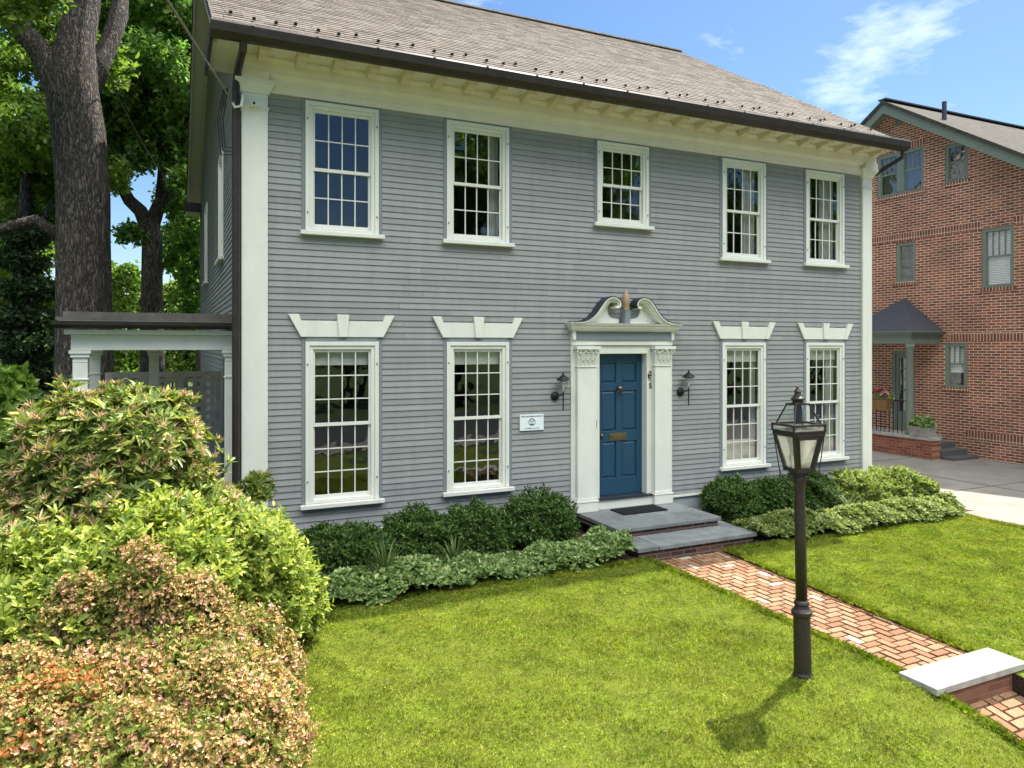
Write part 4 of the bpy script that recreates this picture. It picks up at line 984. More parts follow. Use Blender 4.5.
# planter and flower basket on the neighbour's low wall
t = thing('planter_box', (PX + .10, 2.62, .50), 'white stone planter with green leaves on the low brick wall', 'planter')
mb = MB(); mb.hull8([(PX - .01, 2.42, .502), (PX + .21, 2.42, .502), (PX + .21, 2.92, .502), (PX - .01, 2.92, .502)], [(PX - .04, 2.38, .74), (PX + .24, 2.38, .74), (PX + .24, 2.96, .74), (PX - .04, 2.96, .74)]); mb.build('box', M['palestone'], t, bevel=.01)
FY = 3.74
FLW = thing('flower_basket', (PX + .0, FY, 1.3), 'hanging coir basket of red and pink flowers on the porch railing', 'flower basket')
mb = MB(); mb.hull8([(PX - .12, FY - .22, 1.05), (PX + .08, FY - .22, 1.05), (PX + .08, FY + .22, 1.05), (PX - .12, FY + .22, 1.05)], [(PX - .18, FY - .32, 1.34), (PX + .09, FY - .32, 1.34), (PX + .09, FY + .32, 1.34), (PX - .18, FY + .32, 1.34)])
M['coir'] = mat('coir_fibre', (.26, .15, .07, 1), .95, .1, var=.4, vscale=30, bump=.5); mb.build('basket', M['coir'], FLW)

# ------------------------------------------------------------------ cables
def sag(a, b, s, n=14):
    a, b = Vector(a), Vector(b); return [a.lerp(b, i / n) - Vector((0, 0, s * 4 * (i / n) * (1 - i / n))) for i in range(n + 1)]
mb = MB(); mb.tube(sag((-6.0, -22, 6.75), (.70, -.10, 5.52), .10, 40), .012, 6)
tag(mb.build('service_cable', M['cable']), 'pale overhead service cable running out from the house corner to the street', 'cable')
mb = MB(); mb.tube([(.70, -.10, 5.52), (.72, -.12, 5.46), (.79, -.14, 5.48), (.81, -.12, 5.60), (.80, -.08, 5.62)], .016, 8); mb.build('cable_hook', M['porchwhite'], house)
mb = MB()
for k in range(3): mb.tube([(.66 - .02 * k, .15, 5.75), (.60 - .03 * k, .05, 5.35), (.62 - .02 * k, 0, 5.02 - .05 * k), (.70, -.06, 5.0 - .04 * k), (.77, -.08, 5.18)], .010, 6)
mb.build('cable_loop', M['darkcable'], house)
mb = MB(); mb.tube(sag((-1.0, 5.5, 7.6), (.2, 14, 7.2), .2), .012, 6)
tag(mb.build('guy_cable', M['cable']), 'thin cable slanting down behind the big tree trunk', 'cable')
t = thing('security_camera', (.93, -.16, 5.52), 'small dark security camera on the top of the left corner pilaster', 'camera')
mb = MB(); mb.box(.90, .955, -.155, -.052, 5.50, 5.555); mb.build('body', M['porchwhite'], t, bevel=.006)
mb = MB(); mb.box(.912, .943, -.162, -.1555, 5.512, 5.545); mb.build('lens', M['iron'], t)


# ------------------------------------------------------------------ foliage
def unit(a): return a / np.maximum(np.linalg.norm(a, axis=-1, keepdims=True), 1e-9)
def perp(a):
    h = np.where(np.abs(a[:, 2:3]) < .9, np.array([[0, 0, 1.]]), np.array([[1., 0, 0]]))
    return unit(np.cross(a, h))
def leaves(P, D, Nn, Ln, Wd, fold=.18, bend=.0, shape='d'):
    """leaves folded along the midrib ('d' diamond of two triangles, 'e' six-point ellipse of two quads): P base, D direction, Nn normal"""
    D = unit(D); B = unit(np.cross(D, Nn)); Nn = np.cross(B, D)
    Ln = np.asarray(Ln).reshape(-1, 1) * np.ones((len(P), 1)); Wd = np.asarray(Wd).reshape(-1, 1) * np.ones((len(P), 1))
    up = Nn * Wd * fold; tip = P + D * Ln - Nn * Ln * bend; b0 = np.arange(len(P))[:, None]
    if shape == 'd':
        m = P + D * Ln * .45
        V = np.stack([P, m + B * Wd / 2 + up, tip, m - B * Wd / 2 + up], 1).reshape(-1, 3); b = b0 * 4
        return V, np.concatenate([b + np.array([[0, 2, 1]]), b + np.array([[0, 3, 2]])], 1).reshape(-1, 3)
    m1 = P + D * Ln * .30 - Nn * Ln * bend * .10; m2 = P + D * Ln * .68 - Nn * Ln * bend * .45
    V = np.stack([P, m1 + B * Wd * .46 + up, m2 + B * Wd * .42 + up, tip, m2 - B * Wd * .42 + up, m1 - B * Wd * .46 + up], 1).reshape(-1, 3); b = b0 * 6
    return V, np.concatenate([b + np.array([[0, 3, 2, 1]]), b + np.array([[0, 5, 4, 3]])], 1).reshape(-1, 4)
def merge(parts):
    V = []; F = []; o = 0
    for v, f in parts: V.append(v); F.append(f + o); o += len(v)
    return np.concatenate(V), np.concatenate(F)
def noise3(p, s, seed=0):
    r = np.random.default_rng(seed); out = 0
    for k in range(5):
        w = r.normal(size=3) * s * (1 + .5 * k); ph = r.uniform(0, 6.28); out = out + np.sin(p @ w + ph) / (1 + .45 * k)
    return out / 2.4
def blob_points(blobs, n, depth=.28, rough=.14, freq=3., seed=0, zmin=.03, lower=-.5, gap=None):
    """points through the outer shell of a union of ellipsoids with a lumpy outline; returns points and outward directions"""
    r = np.random.default_rng(seed); P = []; D = []
    A = np.array([b[1][0] * b[1][1] + b[1][1] * b[1][2] + b[1][0] * b[1][2] for b in blobs]); A = A / A.sum()
    for (c, rad), a in zip(blobs, A):
        k = int(n * a * 1.6) + 1; c = np.array(c); rad = np.array(rad)
        d = unit(r.normal(size=(k, 3))); d = d[d[:, 2] > lower]
        sh = 1 - depth * r.random(len(d)) ** 1.8
        p0 = c + d * rad; sh = sh * (1 + rough * noise3(p0, freq, seed + 1))
        p = c + d * rad * sh[:, None]; nn = unit(d / rad); keep = p[:, 2] > zmin
        for (c2, rad2) in blobs:
            if c2 is c or np.allclose(c2, c): continue
            keep &= (((p - np.array(c2)) / (np.array(rad2) * .80)) ** 2).sum(1) > 1
        if gap is not None: keep &= noise3(p, gap[0], seed + 5) < gap[1]
        P.append(p[keep]); D.append(nn[keep])
    P = np.concatenate(P); D = np.concatenate(D)
    if len(P) > n: i = r.permutation(len(P))[:n]; P, D = P[i], D[i]
    return P, D
def rosettes(P, D, k, Ln, Wd, spread=1.0, up=.3, seed=0, fold=.18, bend=.1, jit=.35, off=.0, lj=.3, shape='e'):
    """k leaves round each shoot tip"""
    r = np.random.default_rng(seed); A = unit(D + np.array([0, 0, up]) + r.normal(size=P.shape) * jit); U = perp(A); Vv = np.cross(A, U); out = []
    ph = r.uniform(0, 6.28, len(P))
    for j in range(k):
        a = ph + 6.283 * j / k + r.normal(size=len(P)) * .25
        rad = U * np.cos(a)[:, None] + Vv * np.sin(a)[:, None]
        sp = spread * (1 + .3 * r.normal(size=len(P)))[:, None]
        d = unit(A + rad * sp); n_ = unit(A - rad * .5 / np.maximum(sp, .3) + 1e-3)
        L_ = Ln * (1 + lj * r.normal(size=len(P)).clip(-1.6, 1.6)); out.append(leaves(P + A * (off * r.normal(size=(len(P), 1))), d, n_, L_, Wd * L_ / Ln, fold, bend, shape))
    return merge(out)
def stems(base, tips, r0, r1, mb, seed=0, wob=.06):
    r = random.Random(seed)
    for tp in tips:
        b = Vector(base) + Vector((r.uniform(-.12, .12), r.uniform(-.12, .12), 0)); tp = Vector(tp)
        pts = [b.lerp(tp, u) + Vector((r.uniform(-wob, wob), r.uniform(-wob, wob), 0)) * math.sin(3.14 * u) + Vector((0, 0, .12 * math.sin(3.14 * u))) for u in (0, .3, .6, 1)]
        mb.tube(pts, [r0, r0 * .8, r0 * .55, r1], 6)

C4 = lambda r, g, b: (r, g, b, 1)
M['lf_box'] = leafmat('yew_leaf', [(0, C4(0.030, 0.063, 0.016)), (.5, C4(0.057, 0.118, 0.023)), (.9, C4(0.112, 0.182, 0.036)), (1, C4(0.172, 0.256, 0.057))], .2, .5)
M['lf_cover'] = leafmat('ground_cover_leaf', [(0, C4(0.105, 0.183, 0.053)), (.5, C4(0.197, 0.301, 0.092)), (.85, C4(0.349, 0.430, 0.166)), (1, C4(0.604, 0.645, 0.299))], .25, .5)
M['lf_cover2'] = leafmat('sunlit_ground_cover_leaf', [(0, C4(.13, .18, .04)), (.5, C4(.25, .31, .085)), (.85, C4(.38, .42, .17)), (1, C4(.56, .57, .33))], .42, .5)  # sunlight put into the colour: lighter, yellower leaf copy for the right strip
M['lf_bright'] = leafmat('bright_shrub_leaf', [(0, C4(0.113, 0.171, 0.037)), (.5, C4(0.225, 0.292, 0.058)), (1, C4(0.451, 0.479, 0.183))], .35, .5)
M['lf_green'] = leafmat('green_shrub_leaf', [(0, C4(0.126, 0.191, 0.034)), (.45, C4(0.262, 0.338, 0.061)), (.8, C4(0.398, 0.456, 0.086)), (1, C4(0.546, 0.548, 0.147))], .38, .45)
M['lf_rhodo'] = leafmat('rhododendron_leaf', [(0, C4(0.092, 0.154, 0.033)), (.5, C4(0.198, 0.269, 0.057)), (.85, C4(0.351, 0.397, 0.087)), (1, C4(0.581, 0.563, 0.131))], .28, .38, .4)
M['lf_az'] = leafmat('azalea_leaf', [(0, C4(0.085, 0.115, 0.028)), (.5, C4(0.168, 0.206, 0.038)), (1, C4(0.319, 0.351, 0.077))], .35, .5)
M['fl_tan'] = leafmat('faded_tan_petals', [(0, C4(0.272, 0.152, 0.064)), (.35, C4(0.528, 0.321, 0.139)), (.7, C4(0.769, 0.545, 0.254)), (1, C4(0.800, 0.674, 0.394))], .3, .7)
M['fl_pink'] = leafmat('pale_pink_petals', [(0, C4(0.519, 0.253, 0.192)), (.5, C4(0.680, 0.406, 0.298)), (1, C4(0.782, 0.583, 0.454))], .3, .7)
M['fl_orange'] = leafmat('orange_petals', [(0, C4(0.462, 0.127, 0.040)), (.5, C4(0.572, 0.228, 0.079)), (1, C4(0.616, 0.354, 0.158))], .3, .7)
M['fl_rhodo'] = leafmat('spent_truss', [(0, C4(0.270, 0.149, 0.085)), (.5, C4(0.513, 0.327, 0.184)), (1, C4(0.648, 0.446, 0.284))], .2, .7)
M['grass'] = leafmat('grass_blade', [(0, C4(0.111, 0.171, 0.019)), (.45, C4(0.207, 0.285, 0.028)), (.85, C4(0.286, 0.356, 0.041)), (1, C4(0.495, 0.434, 0.173))], .30, .7, .06)
_t = M['grass'].node_tree; _n = _t.nodes; _tc = _n.new('ShaderNodeTexCoord'); _nz = _n.new('ShaderNodeTexNoise'); _nz.inputs['Scale'].default_value = 2.6; _nz.inputs['Detail'].default_value = 7; _nz.inputs['Roughness'].default_value = .65
_t.links.new(_tc.outputs['Object'], _nz.inputs['Vector']); _hs = _n.new('ShaderNodeHueSaturation'); _rp = next(x for x in _n if x.type == 'VALTORGB')
_m1 = _n.new('ShaderNodeMapRange'); _m1.inputs['From Min'].default_value = .3; _m1.inputs['From Max'].default_value = .7; _m1.inputs['To Min'].default_value = .62; _m1.inputs['To Max'].default_value = 1.55; _t.links.new(_nz.outputs['Fac'], _m1.inputs['Value']); _n3 = _n.new('ShaderNodeTexNoise'); _n3.inputs['Scale'].default_value = 24; _n3.inputs['Detail'].default_value = 3; _t.links.new(_tc.outputs['Object'], _n3.inputs['Vector'])
_m3 = _n.new('ShaderNodeMapRange'); _m3.inputs['From Min'].default_value = .33; _m3.inputs['From Max'].default_value = .55; _m3.inputs['To Min'].default_value = .50; _m3.inputs['To Max'].default_value = 1.12; _t.links.new(_n3.outputs['Fac'], _m3.inputs['Value'])
_mm = _n.new('ShaderNodeMath'); _mm.operation = 'MULTIPLY'; _t.links.new(_m1.outputs[0], _mm.inputs[0]); _t.links.new(_m3.outputs[0], _mm.inputs[1]); _t.links.new(_mm.outputs[0], _hs.inputs['Value'])
_m2 = _n.new('ShaderNodeMapRange'); _m2.inputs['From Min'].default_value = .3; _m2.inputs['From Max'].default_value = .7; _m2.inputs['To Min'].default_value = .522; _m2.inputs['To Max'].default_value = .474; _t.links.new(_nz.outputs['Color'], _m2.inputs['Value']); _t.links.new(_m2.outputs[0], _hs.inputs['Hue'])
for _l in list(_rp.outputs[0].links): _t.links.new(_hs.outputs[0], _l.to_socket)
_t.links.new(_rp.outputs[0], _hs.inputs['Color'])
M['lf_tree'] = leafmat('tree_leaf', [(0, C4(0.063, 0.135, 0.028)), (.5, C4(0.129, 0.240, 0.045)), (.9, C4(0.225, 0.369, 0.071)), (1, C4(0.354, 0.482, 0.129))], .45, .45, .3, 1.5)
M['lf_tree2'] = leafmat('light_tree_leaf', [(0, C4(0.086, 0.154, 0.026)), (.5, C4(0.163, 0.259, 0.042)), (1, C4(0.269, 0.365, 0.077))], .45, .45, .3, 1.5)
M['lf_dark'] = leafmat('dark_evergreen_leaf', [(0, C4(0.023, 0.051, 0.019)), (.6, C4(0.047, 0.090, 0.031)), (1, C4(0.088, 0.146, 0.051))], .2, .5)
M['lf_iris'] = leafmat('strap_leaf', [(0, C4(.07, .12, .035)), (1, C4(.17, .23, .08))], .3, .45)
M['fl_red'] = leafmat('red_pink_petals', [(0, C4(.40, .02, .05)), (.5, C4(.50, .06, .14)), (1, C4(.62, .40, .44))], .2, .6)

# foundation yews
def yew(x, y, w, dpt, h, label, seed, m='lf_box', n=5600, L=.040, grp='round dark green foundation shrubs', k=5):
    h *= .80; w *= .93; t = thing('foundation_shrub', (x, y, .04), label, 'shrub', grp)
    r = random.Random(seed); blobs = [((x, y, h * .50), (w / 2, dpt / 2, h * .52))]
    for q in range(4): blobs.append(((x + r.uniform(-.3, .3) * w, y + r.uniform(-.25, .25) * dpt, h * r.uniform(.45, .66)), (w * r.uniform(.22, .3), dpt * r.uniform(.24, .32), h * r.uniform(.28, .36))))
    P, D = blob_points(blobs, n, .42, .28, 10, seed, .06, -.7, (12, .75))
    V, F = rosettes(P, D, k, L, L * .42, .8, .35, seed, off=.02)
    npmesh('foliage', V, F, M[m], t, loc=(-x, -y, -.04))
    mb = MB(); stems((x, y, .02), [(x + r.uniform(-.3, .3) * w, y + r.uniform(-.3, .3) * dpt, h * r.uniform(.5, .8)) for q in range(9)], .016, .005, mb, seed); mb.build('stem', M['twig'], t)
yew(1.83, -.72, 1.12, .95, .78, 'dark green foundation shrub under the leftmost ground floor window', 1)
yew(2.72, -.68, .85, .85, .84, 'dark green foundation shrub between the two windows left of the door', 2)
yew(3.55, -.66, 1.0, .90, .80, 'dark green foundation shrub under the second window from the left', 3)
yew(4.42, -.62, 1.0, .90, .92, 'tallest dark green foundation shrub left of the stoop', 4)
yew(7.74, -.58, .82, .85, .80, 'dark green foundation shrub next to the right side of the stoop', 5)
yew(8.52, -.60, .86, .85, .76, 'dark green foundation shrub behind the lamp post, second right of the stoop', 6)
yew(9.25, -.58, .90, .85, .82, 'dark green foundation shrub under the rightmost window, third right of the stoop', 7)
yew(10.25, -.72, 1.05, .85, .76, 'yellow green shrub in front of the right end of the house wall', 8, 'lf_bright', 2600, .062, 'yellow green shrubs at the house corner', 5)
yew(11.05, -.82, 1.15, .95, .74, 'yellow green shrub at the driveway corner, past the white corner pilaster', 9, 'lf_bright', 3000, .062, 'yellow green shrubs at the house corner', 5)
# ground cover
def cover(pts, wid, n, seed, name, m):
    r = np.random.default_rng(seed); pts = np.array(pts, float); u = r.random(n) * (len(pts) - 1); i = u.astype(int); f = (u - i)[:, None]
    c = pts[i] * (1 - f) + pts[i + 1] * f
    w = wid * (r.random(n) - .5) * 2 * (1 + .12 * np.sin(c[:, 0] * 5.1 + 1) * np.sin(c[:, 0] * 2.3)); w = w.clip(-1.25 * wid, 1.25 * wid)
    y = c[:, 1] + w; x = c[:, 0] + r.normal(size=n) * .03
    hh = c[:, 2] * np.sqrt(np.clip(1 - (w / wid / 1.05) ** 2, 0, 1)) * (1 + .55 * noise3(np.stack([x, y, 0 * x], 1), 6, seed))
    z = .04 + hh * (1 - .45 * r.random(n) ** 2)
    P = np.stack([x, y, z], 1); D = np.stack([r.normal(size=n) * .3, w / wid * .8, np.ones(n)], 1)
    V, F = rosettes(P, unit(D), 5, .052, .030, 1.0, .3, seed, bend=.15)
    o = npmesh(name, V, F, M[m]); tag(o, kind='stuff')
cover([(1.2, -1.40, .22), (2.2, -1.40, .22), (3.3, -1.36, .20), (4.3, -1.34, .22), (5.2, -1.34, .22)], .32, 6200, 31, 'ground_cover', 'lf_cover')
cover([(7.25, -1.40, .24), (8.3, -1.46, .22), (9.4, -1.52, .22), (10.5, -1.50, .22), (11.35, -1.46, .20)], .30, 7400, 32, 'ground_cover', 'lf_cover2')
# strap leaved plants in the bed
def strap(x, y, n, h, label, seed):
    r = random.Random(seed); parts = []
    mb = MB()
    for q in range(n):
        a = r.uniform(0, 6.28); sp = r.uniform(.15, .55) * h; H = h * r.uniform(.7, 1.05); w = .011
        pts = [(x + math.cos(a) * sp * u ** 1.6, y + math.sin(a) * sp * u ** 1.6, .04 + H * (u - .30 * u ** 3 * sp / h * 2)) for u in (0, .35, .7, 1)]
        px, py = -math.sin(a) * w, math.cos(a) * w; v = []
        for p, k in zip(pts, (.8, 1, .8, .1)): v += [(p[0] - px * k, p[1] - py * k, p[2]), (p[0] + px * k, p[1] + py * k, p[2])]
        mb.add(v, [(0, 1, 3, 2), (2, 3, 5, 4), (4, 5, 7, 6)])
    o = mb.build('strap_leaf_plant', M['lf_iris']); tag(o, label, 'plant', 'strap leaved clumps in the beds')
strap(2.15, -1.42, 46, .66, 'clump of long strap leaves in the bed under the leftmost window', 3)
strap(3.02, -1.20, 30, .60, 'clump of long strap leaves between dark shrubs left of the stoop', 4)
strap(9.55, -1.15, 26, .50, 'clump of strap leaves in the bed right of the lamp post', 5)
strap(11.72, -.95, 26, .50, 'clump of strap leaves at the edge of the driveway', 6)

# rhododendron, green shrubs and azaleas on the left
def rhodo(name, blobs, n, ntruss, label, seed):
    c = blobs[0][0]; t = thing(name, (c[0], c[1], 0), label, 'shrub', 'rhododendrons by the porch')
    P, D = blob_points(blobs, n, .30, .34, 5.5, seed, .15, -.35, (7, .55))
    V, F = rosettes(P, D, 9, .080, .0185, 1.15, .75, seed, fold=.25, bend=.16, jit=.3)
    P2, D2 = blob_points(blobs, n // 2, .6, .2, 4.6, seed + 3, .15, -.5); V2, F2 = rosettes(P2, D2, 7, .09, .026, 1.4, .3, seed + 1, bend=.2)
    V, F = merge([(V, F), (V2, F2)]); npmesh('foliage', V, F, M['lf_rhodo'], t, loc=(-c[0], -c[1], 0))
    k = np.argsort(-(P[:, 2] + .4 * noise3(P, 2.2, seed + 9) - .3 * P[:, 1]))[:ntruss * 2]; k = np.random.default_rng(seed).permutation(k)[:ntruss]
    V, F = rosettes(P[k] + D[k] * .025, D[k], 12, .060, .008, 1.1, .8, seed + 2, jit=.15, bend=0)
    npmesh('spent_flower', V, F, M['fl_rhodo'], t, loc=(-c[0], -c[1], 0))
    mb = MB(); r = random.Random(seed)
    for b, rad in blobs: stems((c[0], c[1], 0), [(b[0] + r.uniform(-.6, .6) * rad[0], b[1] + r.uniform(-.6, .6) * rad[1], b[2] + r.uniform(.0, .6) * rad[2]) for q in range(6)], .025, .008, mb, seed)
    mb.build('stem', M['twig'], t)
rhodo('rhododendron', [((-.40, -2.35, 1.0), (.92, .85, .95)), ((-.28, -2.5, 1.80), (.55, .45, .50)), ((.03, -2.35, 1.72), (.23, .30, .46)), ((-.70, -2.6, 1.74), (.34, .36, .50)), ((-1.15, -2.5, 1.1), (.5, .5, .6)), ((.40, -2.05, 1.05), (.34, .32, .36)), ((.80, -1.62, 1.26), (.12, .10, .16))], 4300, 1300,
      'tall rhododendron with long leaves and spent pinkish trusses in front of the side porch', 41)
rhodo('rhododendron', [((-1.55, -3.05, .85), (.85, .7, .85)), ((-1.0, -3.15, .95), (.6, .5, .6))], 1500, 800,
      'lower rhododendron thick with spent pinkish trusses at the left edge', 42)
def greenshrub(blobs, n, label, seed):
    c = blobs[0][0]; t = thing('green_shrub', (c[0], c[1], 0), label, 'shrub', 'light green leafy shrubs')
    P, D = blob_points(blobs, n, .34, .32, 7, seed, .08, -.4, (9, .62))
    V, F = rosettes(P, D, 6, .052, .025, .9, .7, seed, bend=.18, off=.035)
    V2, F2 = rosettes(P - D * .06, D, 4, .06, .030, 1.4, .3, seed + 1, bend=.2, off=.03); V, F = merge([(V, F), (V2, F2)])
    npmesh('foliage', V, F, M['lf_green'], t, loc=(-c[0], -c[1], 0))
    mb = MB(); r = random.Random(seed)
    for b, rad in blobs: stems((c[0], c[1], 0), [(b[0] + r.uniform(-.6, .6) * rad[0], b[1] + r.uniform(-.6, .6) * rad[1], b[2] + r.uniform(.1, .7) * rad[2]) for q in range(7)], .012, .004, mb, seed)
    mb.build('stem', M['twig'], t)
greenshrub([((.50, -2.75, .70), (.54, .6, .66)), ((.22, -2.9, 1.0), (.46, .46, .48)), ((.78, -2.5, .48), (.40, .38, .44)), ((.95, -2.35, .30), (.28, .28, .30))], 5800, 'light green leafy shrub reaching to the lawn below the leftmost window', 51)
greenshrub([((-.25, -3.45, .80), (.62, .6, .72)), ((-.65, -3.6, .75), (.5, .5, .6)), ((.1, -3.2, .95), (.4, .4, .4))], 5400, 'light green leafy shrub between the pink rhododendron and the tan azalea', 52)
def azalea(blobs, n, mix, label, seed):
    c = blobs[0][0]; t = thing('azalea', (c[0], c[1], 0), label, 'shrub', 'azaleas with faded flowers')
    P, D = blob_points(blobs, n, .28, .26, 7, seed, .06, -.4, (8, .50))
    r = np.random.default_rng(seed); q = r.random(len(P)) * .35 + .65 * (.55 + .55 * noise3(P, 7, seed + 2))
    q2 = noise3(P, 3.0, seed + 7)
    V, F = rosettes(P, D, 4, .028, .011, .9, .5, seed, off=.02); P3, D3 = blob_points(blobs, n // 3, .5, .14, 5, seed + 4, .05, -.5); V3, F3 = rosettes(P3, D3, 5, .036, .015, 1, .4, seed + 5, off=.02)
    V, F = merge([(V, F), (V3, F3)]); npmesh('foliage', V, F, M['lf_az'], t, loc=(-c[0], -c[1], 0))
    fl = q > mix[0]
    near = np.min([np.linalg.norm((P - np.array(c_)) * [1, 1, .7], axis=1) for c_ in ((-.40, -4.6, .88), (-.63, -5.0, .77), (-.08, -4.74, .80), (-.62, -4.55, .88))], axis=0)
    o_ = fl & (near < .17 * (1 + .5 * q2)) & (r.random(len(P)) < mix[1]); pk = fl & ~o_ & (r.random(len(P)) < mix[2]); tn = fl & ~o_ & ~pk
    for msk, nm, mm, sz in ((tn, 'faded_flower', 'fl_tan', .017), (pk, 'pink_flower', 'fl_pink', .020), (o_, 'orange_flower', 'fl_orange', .020)):
        if msk.sum() < 3: continue
        parts = []
        for s_ in range(3):
            PP = P[msk] + D[msk] * .012 + r.normal(size=(msk.sum(), 3)) * .020; parts.append(rosettes(PP, D[msk], 5, sz, sz * .62, .9, .4, seed + 20 + s_, jit=.6, bend=.15))
        V, F = merge(parts); npmesh(nm, V, F, M[mm], t, loc=(-c[0], -c[1], 0))
    mb = MB(); rr = random.Random(seed)
    for b, rad in blobs: stems((c[0], c[1], 0), [(b[0] + rr.uniform(-.7, .7) * rad[0], b[1] + rr.uniform(-.7, .7) * rad[1], b[2] + rr.uniform(.1, .8) * rad[2]) for k in range(10)], .010, .003, mb, seed)
    mb.build('stem', M['twig'], t)
azalea([((.16, -4.35, .40), (.56, .8, .44)), ((-.1, -4.15, .58), (.42, .42, .36)), ((.40, -3.75, .40), (.40, .45, .42)), ((-.15, -3.95, 1.02), (.19, .17, .38)), ((.20, -3.9, .86), (.20, .18, .34)), ((.26, -4.9, .34), (.42, .4, .40)), ((.50, -4.3, .30), (.28, .4, .3))], 15000, (.33, 0, .16), 'azalea covered in faded tan flowers beside the lawn in the front left', 61)
azalea([((-.6, -4.6, .45), (.5, .6, .46)), ((-.75, -4.1, .58), (.42, .42, .36)), ((-.25, -4.95, .42), (.34, .36, .38)), ((-.48, -3.95, .90), (.22, .18, .36))], 10000, (.35, .75, .08), 'azalea with faded tan and orange flowers in the bottom left corner', 62)

# planter leaves and basket flowers at the neighbour's porch
P, D = blob_points([((PX + .10, 2.66, .78), (.16, .28, .18))], 260, .5, .2, 9, 71, .7, -.2); V, F = rosettes(P, D, 5, .07, .035, 1, .3, 71); npmesh('leaf_cluster', V, F, M['lf_cover'], bpy.data.objects['planter_box'], loc=(-PX - .10, -2.62, -.50))
P, D = blob_points([((PX - .04, FY, 1.40), (.16, .34, .14))], 200, .5, .2, 9, 72, 1.3, -.2); V, F = rosettes(P, D, 5, .06, .03, 1, .3, 72); npmesh('leaf_cluster', V, F, M['lf_cover'], FLW, loc=(-PX, -FY, -1.3))
P, D = blob_points([((PX - .07, FY, 1.43), (.16, .34, .16))], 70, .3, .2, 9, 73, 1.35, -.1); V, F = rosettes(P, D, 6, .06, .045, 1, .3, 73); npmesh('flower', V, F, M['fl_red'], FLW, loc=(-PX, -FY, -1.3))

# grass blades
def blades(xr, yr, n, inside, zoff, seed, name):
    r = np.random.default_rng(seed)
    x = r.uniform(xr[0], xr[1], n); y = r.uniform(yr[0], yr[1], n); k = inside(x, y); x, y = x[k], y[k]; n = len(x)
    lm = lump(x, y); z = gz(x, y) + zoff + lm
    P = np.stack([x, y, z - .004], 1); a = r.uniform(0, 6.28, n); lean = r.uniform(.3, 1.9, n)
    D = unit(np.stack([np.cos(a) * lean, np.sin(a) * lean, np.ones(n)], 1)); b = r.uniform(0, 6.28, n); Nn = np.stack([np.cos(b), np.sin(b), .3 * np.ones(n)], 1)
    pat = noise3(P * [1, 1, 0], 4.0, seed) * .5 + noise3(P * [1, 1, 0], 11.0, seed + 1) * .5
    h = .022 * (1 + .45 * pat + 14 * lm.clip(-.03, .03)) * r.uniform(.6, 1.3, n)
    V, F = leaves(P, D, Nn, h, r.uniform(.004, .0075, n), .1, .25)
    o = npmesh(name, V, F, M['grass']); tag(o, kind='stuff')
blades((.4, 5.5), (-7.4, -1.6), 250000, lambda x, y: (x < PL + .02 + .02 * np.sin(y * 9)) & ((y > -6.2) | (x > 1.2)), .03, 81, 'lawn_grass')
blades((6.5, 11.42), (-6.4, -1.7), 230000, lambda x, y: x > PR(y) + .005 + .02 * np.sin(y * 8), .018, 82, 'lawn_grass')

# longer blades hanging over the edges of the path and the beds
def edge_blades(pts, n, wid, zoff, seed):
    r = np.random.default_rng(seed); pts = np.array(pts, float); u = r.random(n) * (len(pts) - 1); i = u.astype(int); f = (u - i)[:, None]
    c = pts[i] * (1 - f) + pts[i + 1] * f; x = c[:, 0] + r.normal(size=n) * wid; y = c[:, 1] + r.normal(size=n) * wid
    P = np.stack([x, y, gz(x, y) + zoff + lump(x, y) - .004], 1); a = r.uniform(0, 6.28, n); lean = r.uniform(.2, 1.3, n)
    V, F = leaves(P, np.stack([np.cos(a) * lean, np.sin(a) * lean, np.ones(n)], 1), np.stack([np.sin(a), np.cos(a), .3 * np.ones(n)], 1), r.uniform(.025, .06, n), r.uniform(.004, .008, n), .1, .3)
    tag(npmesh('edge_grass', V, F, M['grass'], None), kind='stuff')
edge_blades([(PR(y) + .012, y) for y in np.linspace(-5.2, -1.7, 12)], 9000, .022, .018, 84)
edge_blades([(PL - .02, y) for y in np.linspace(-7.2, -1.62, 12)], 8000, .02, .03, 85)
edge_blades([(x, -1.62) for x in np.linspace(1.2, 5.4, 12)], 9000, .03, .03, 86)
edge_blades([(x, -1.73) for x in np.linspace(6.65, 11.4, 12)], 8000, .03, .018, 87)
edge_blades([(11.39, y) for y in np.linspace(-5, -1.75, 12)], 5000, .025, .018, 88)

# ------------------------------------------------------------------ trees
def tree(name, base, trunk, limbs, clumps, nleaf, L, label, m='lf_tree', group=None, seed=0, bark='bark', gap=None, depth=.75, k=5, n=14):
    """trunk, limbs: (points, radii); clumps: crown ellipsoids"""
    t = thing(name, base, label, 'tree', group)
    mb = MB(); mb.tube(*trunk, n); 
    for l in limbs: mb.tube(*l, 10)
    if n > 20:                                  # furrowed bark: push the skin in and out along vertical ridges
        nv = np.array(mb.v); ax = np.array(trunk[0]); zz = nv[:, 2:3]
        cx_ = np.stack([np.interp(nv[:, 2], ax[:, 2], ax[:, k]) for k in (0, 1)], 1); dd = nv[:, :2] - cx_; k_ = noise3(np.concatenate([nv[:, :2], zz * .12], 1), 26, 3) * .022 + noise3(np.concatenate([nv[:, :2], zz * .3], 1), 7, 4) * .03
        nv[:, :2] += unit(np.concatenate([dd, 0 * zz], 1))[:, :2] * k_[:, None]; mb.v = [tuple(q) for q in nv]
    o = mb.build('trunk', M[bark], t, smooth=True)
    if clumps:
        P, D = blob_points(clumps, nleaf, depth, .25, 1.2, seed, .2, -.9, gap)
        V, F = rosettes(P, D, k, L, L * .5, 1.3, .1, seed, jit=.7, bend=.15, off=L * .6)
        npmesh('crown', V, F, M[m], t, loc=tuple(-Vector(base)))
    return t
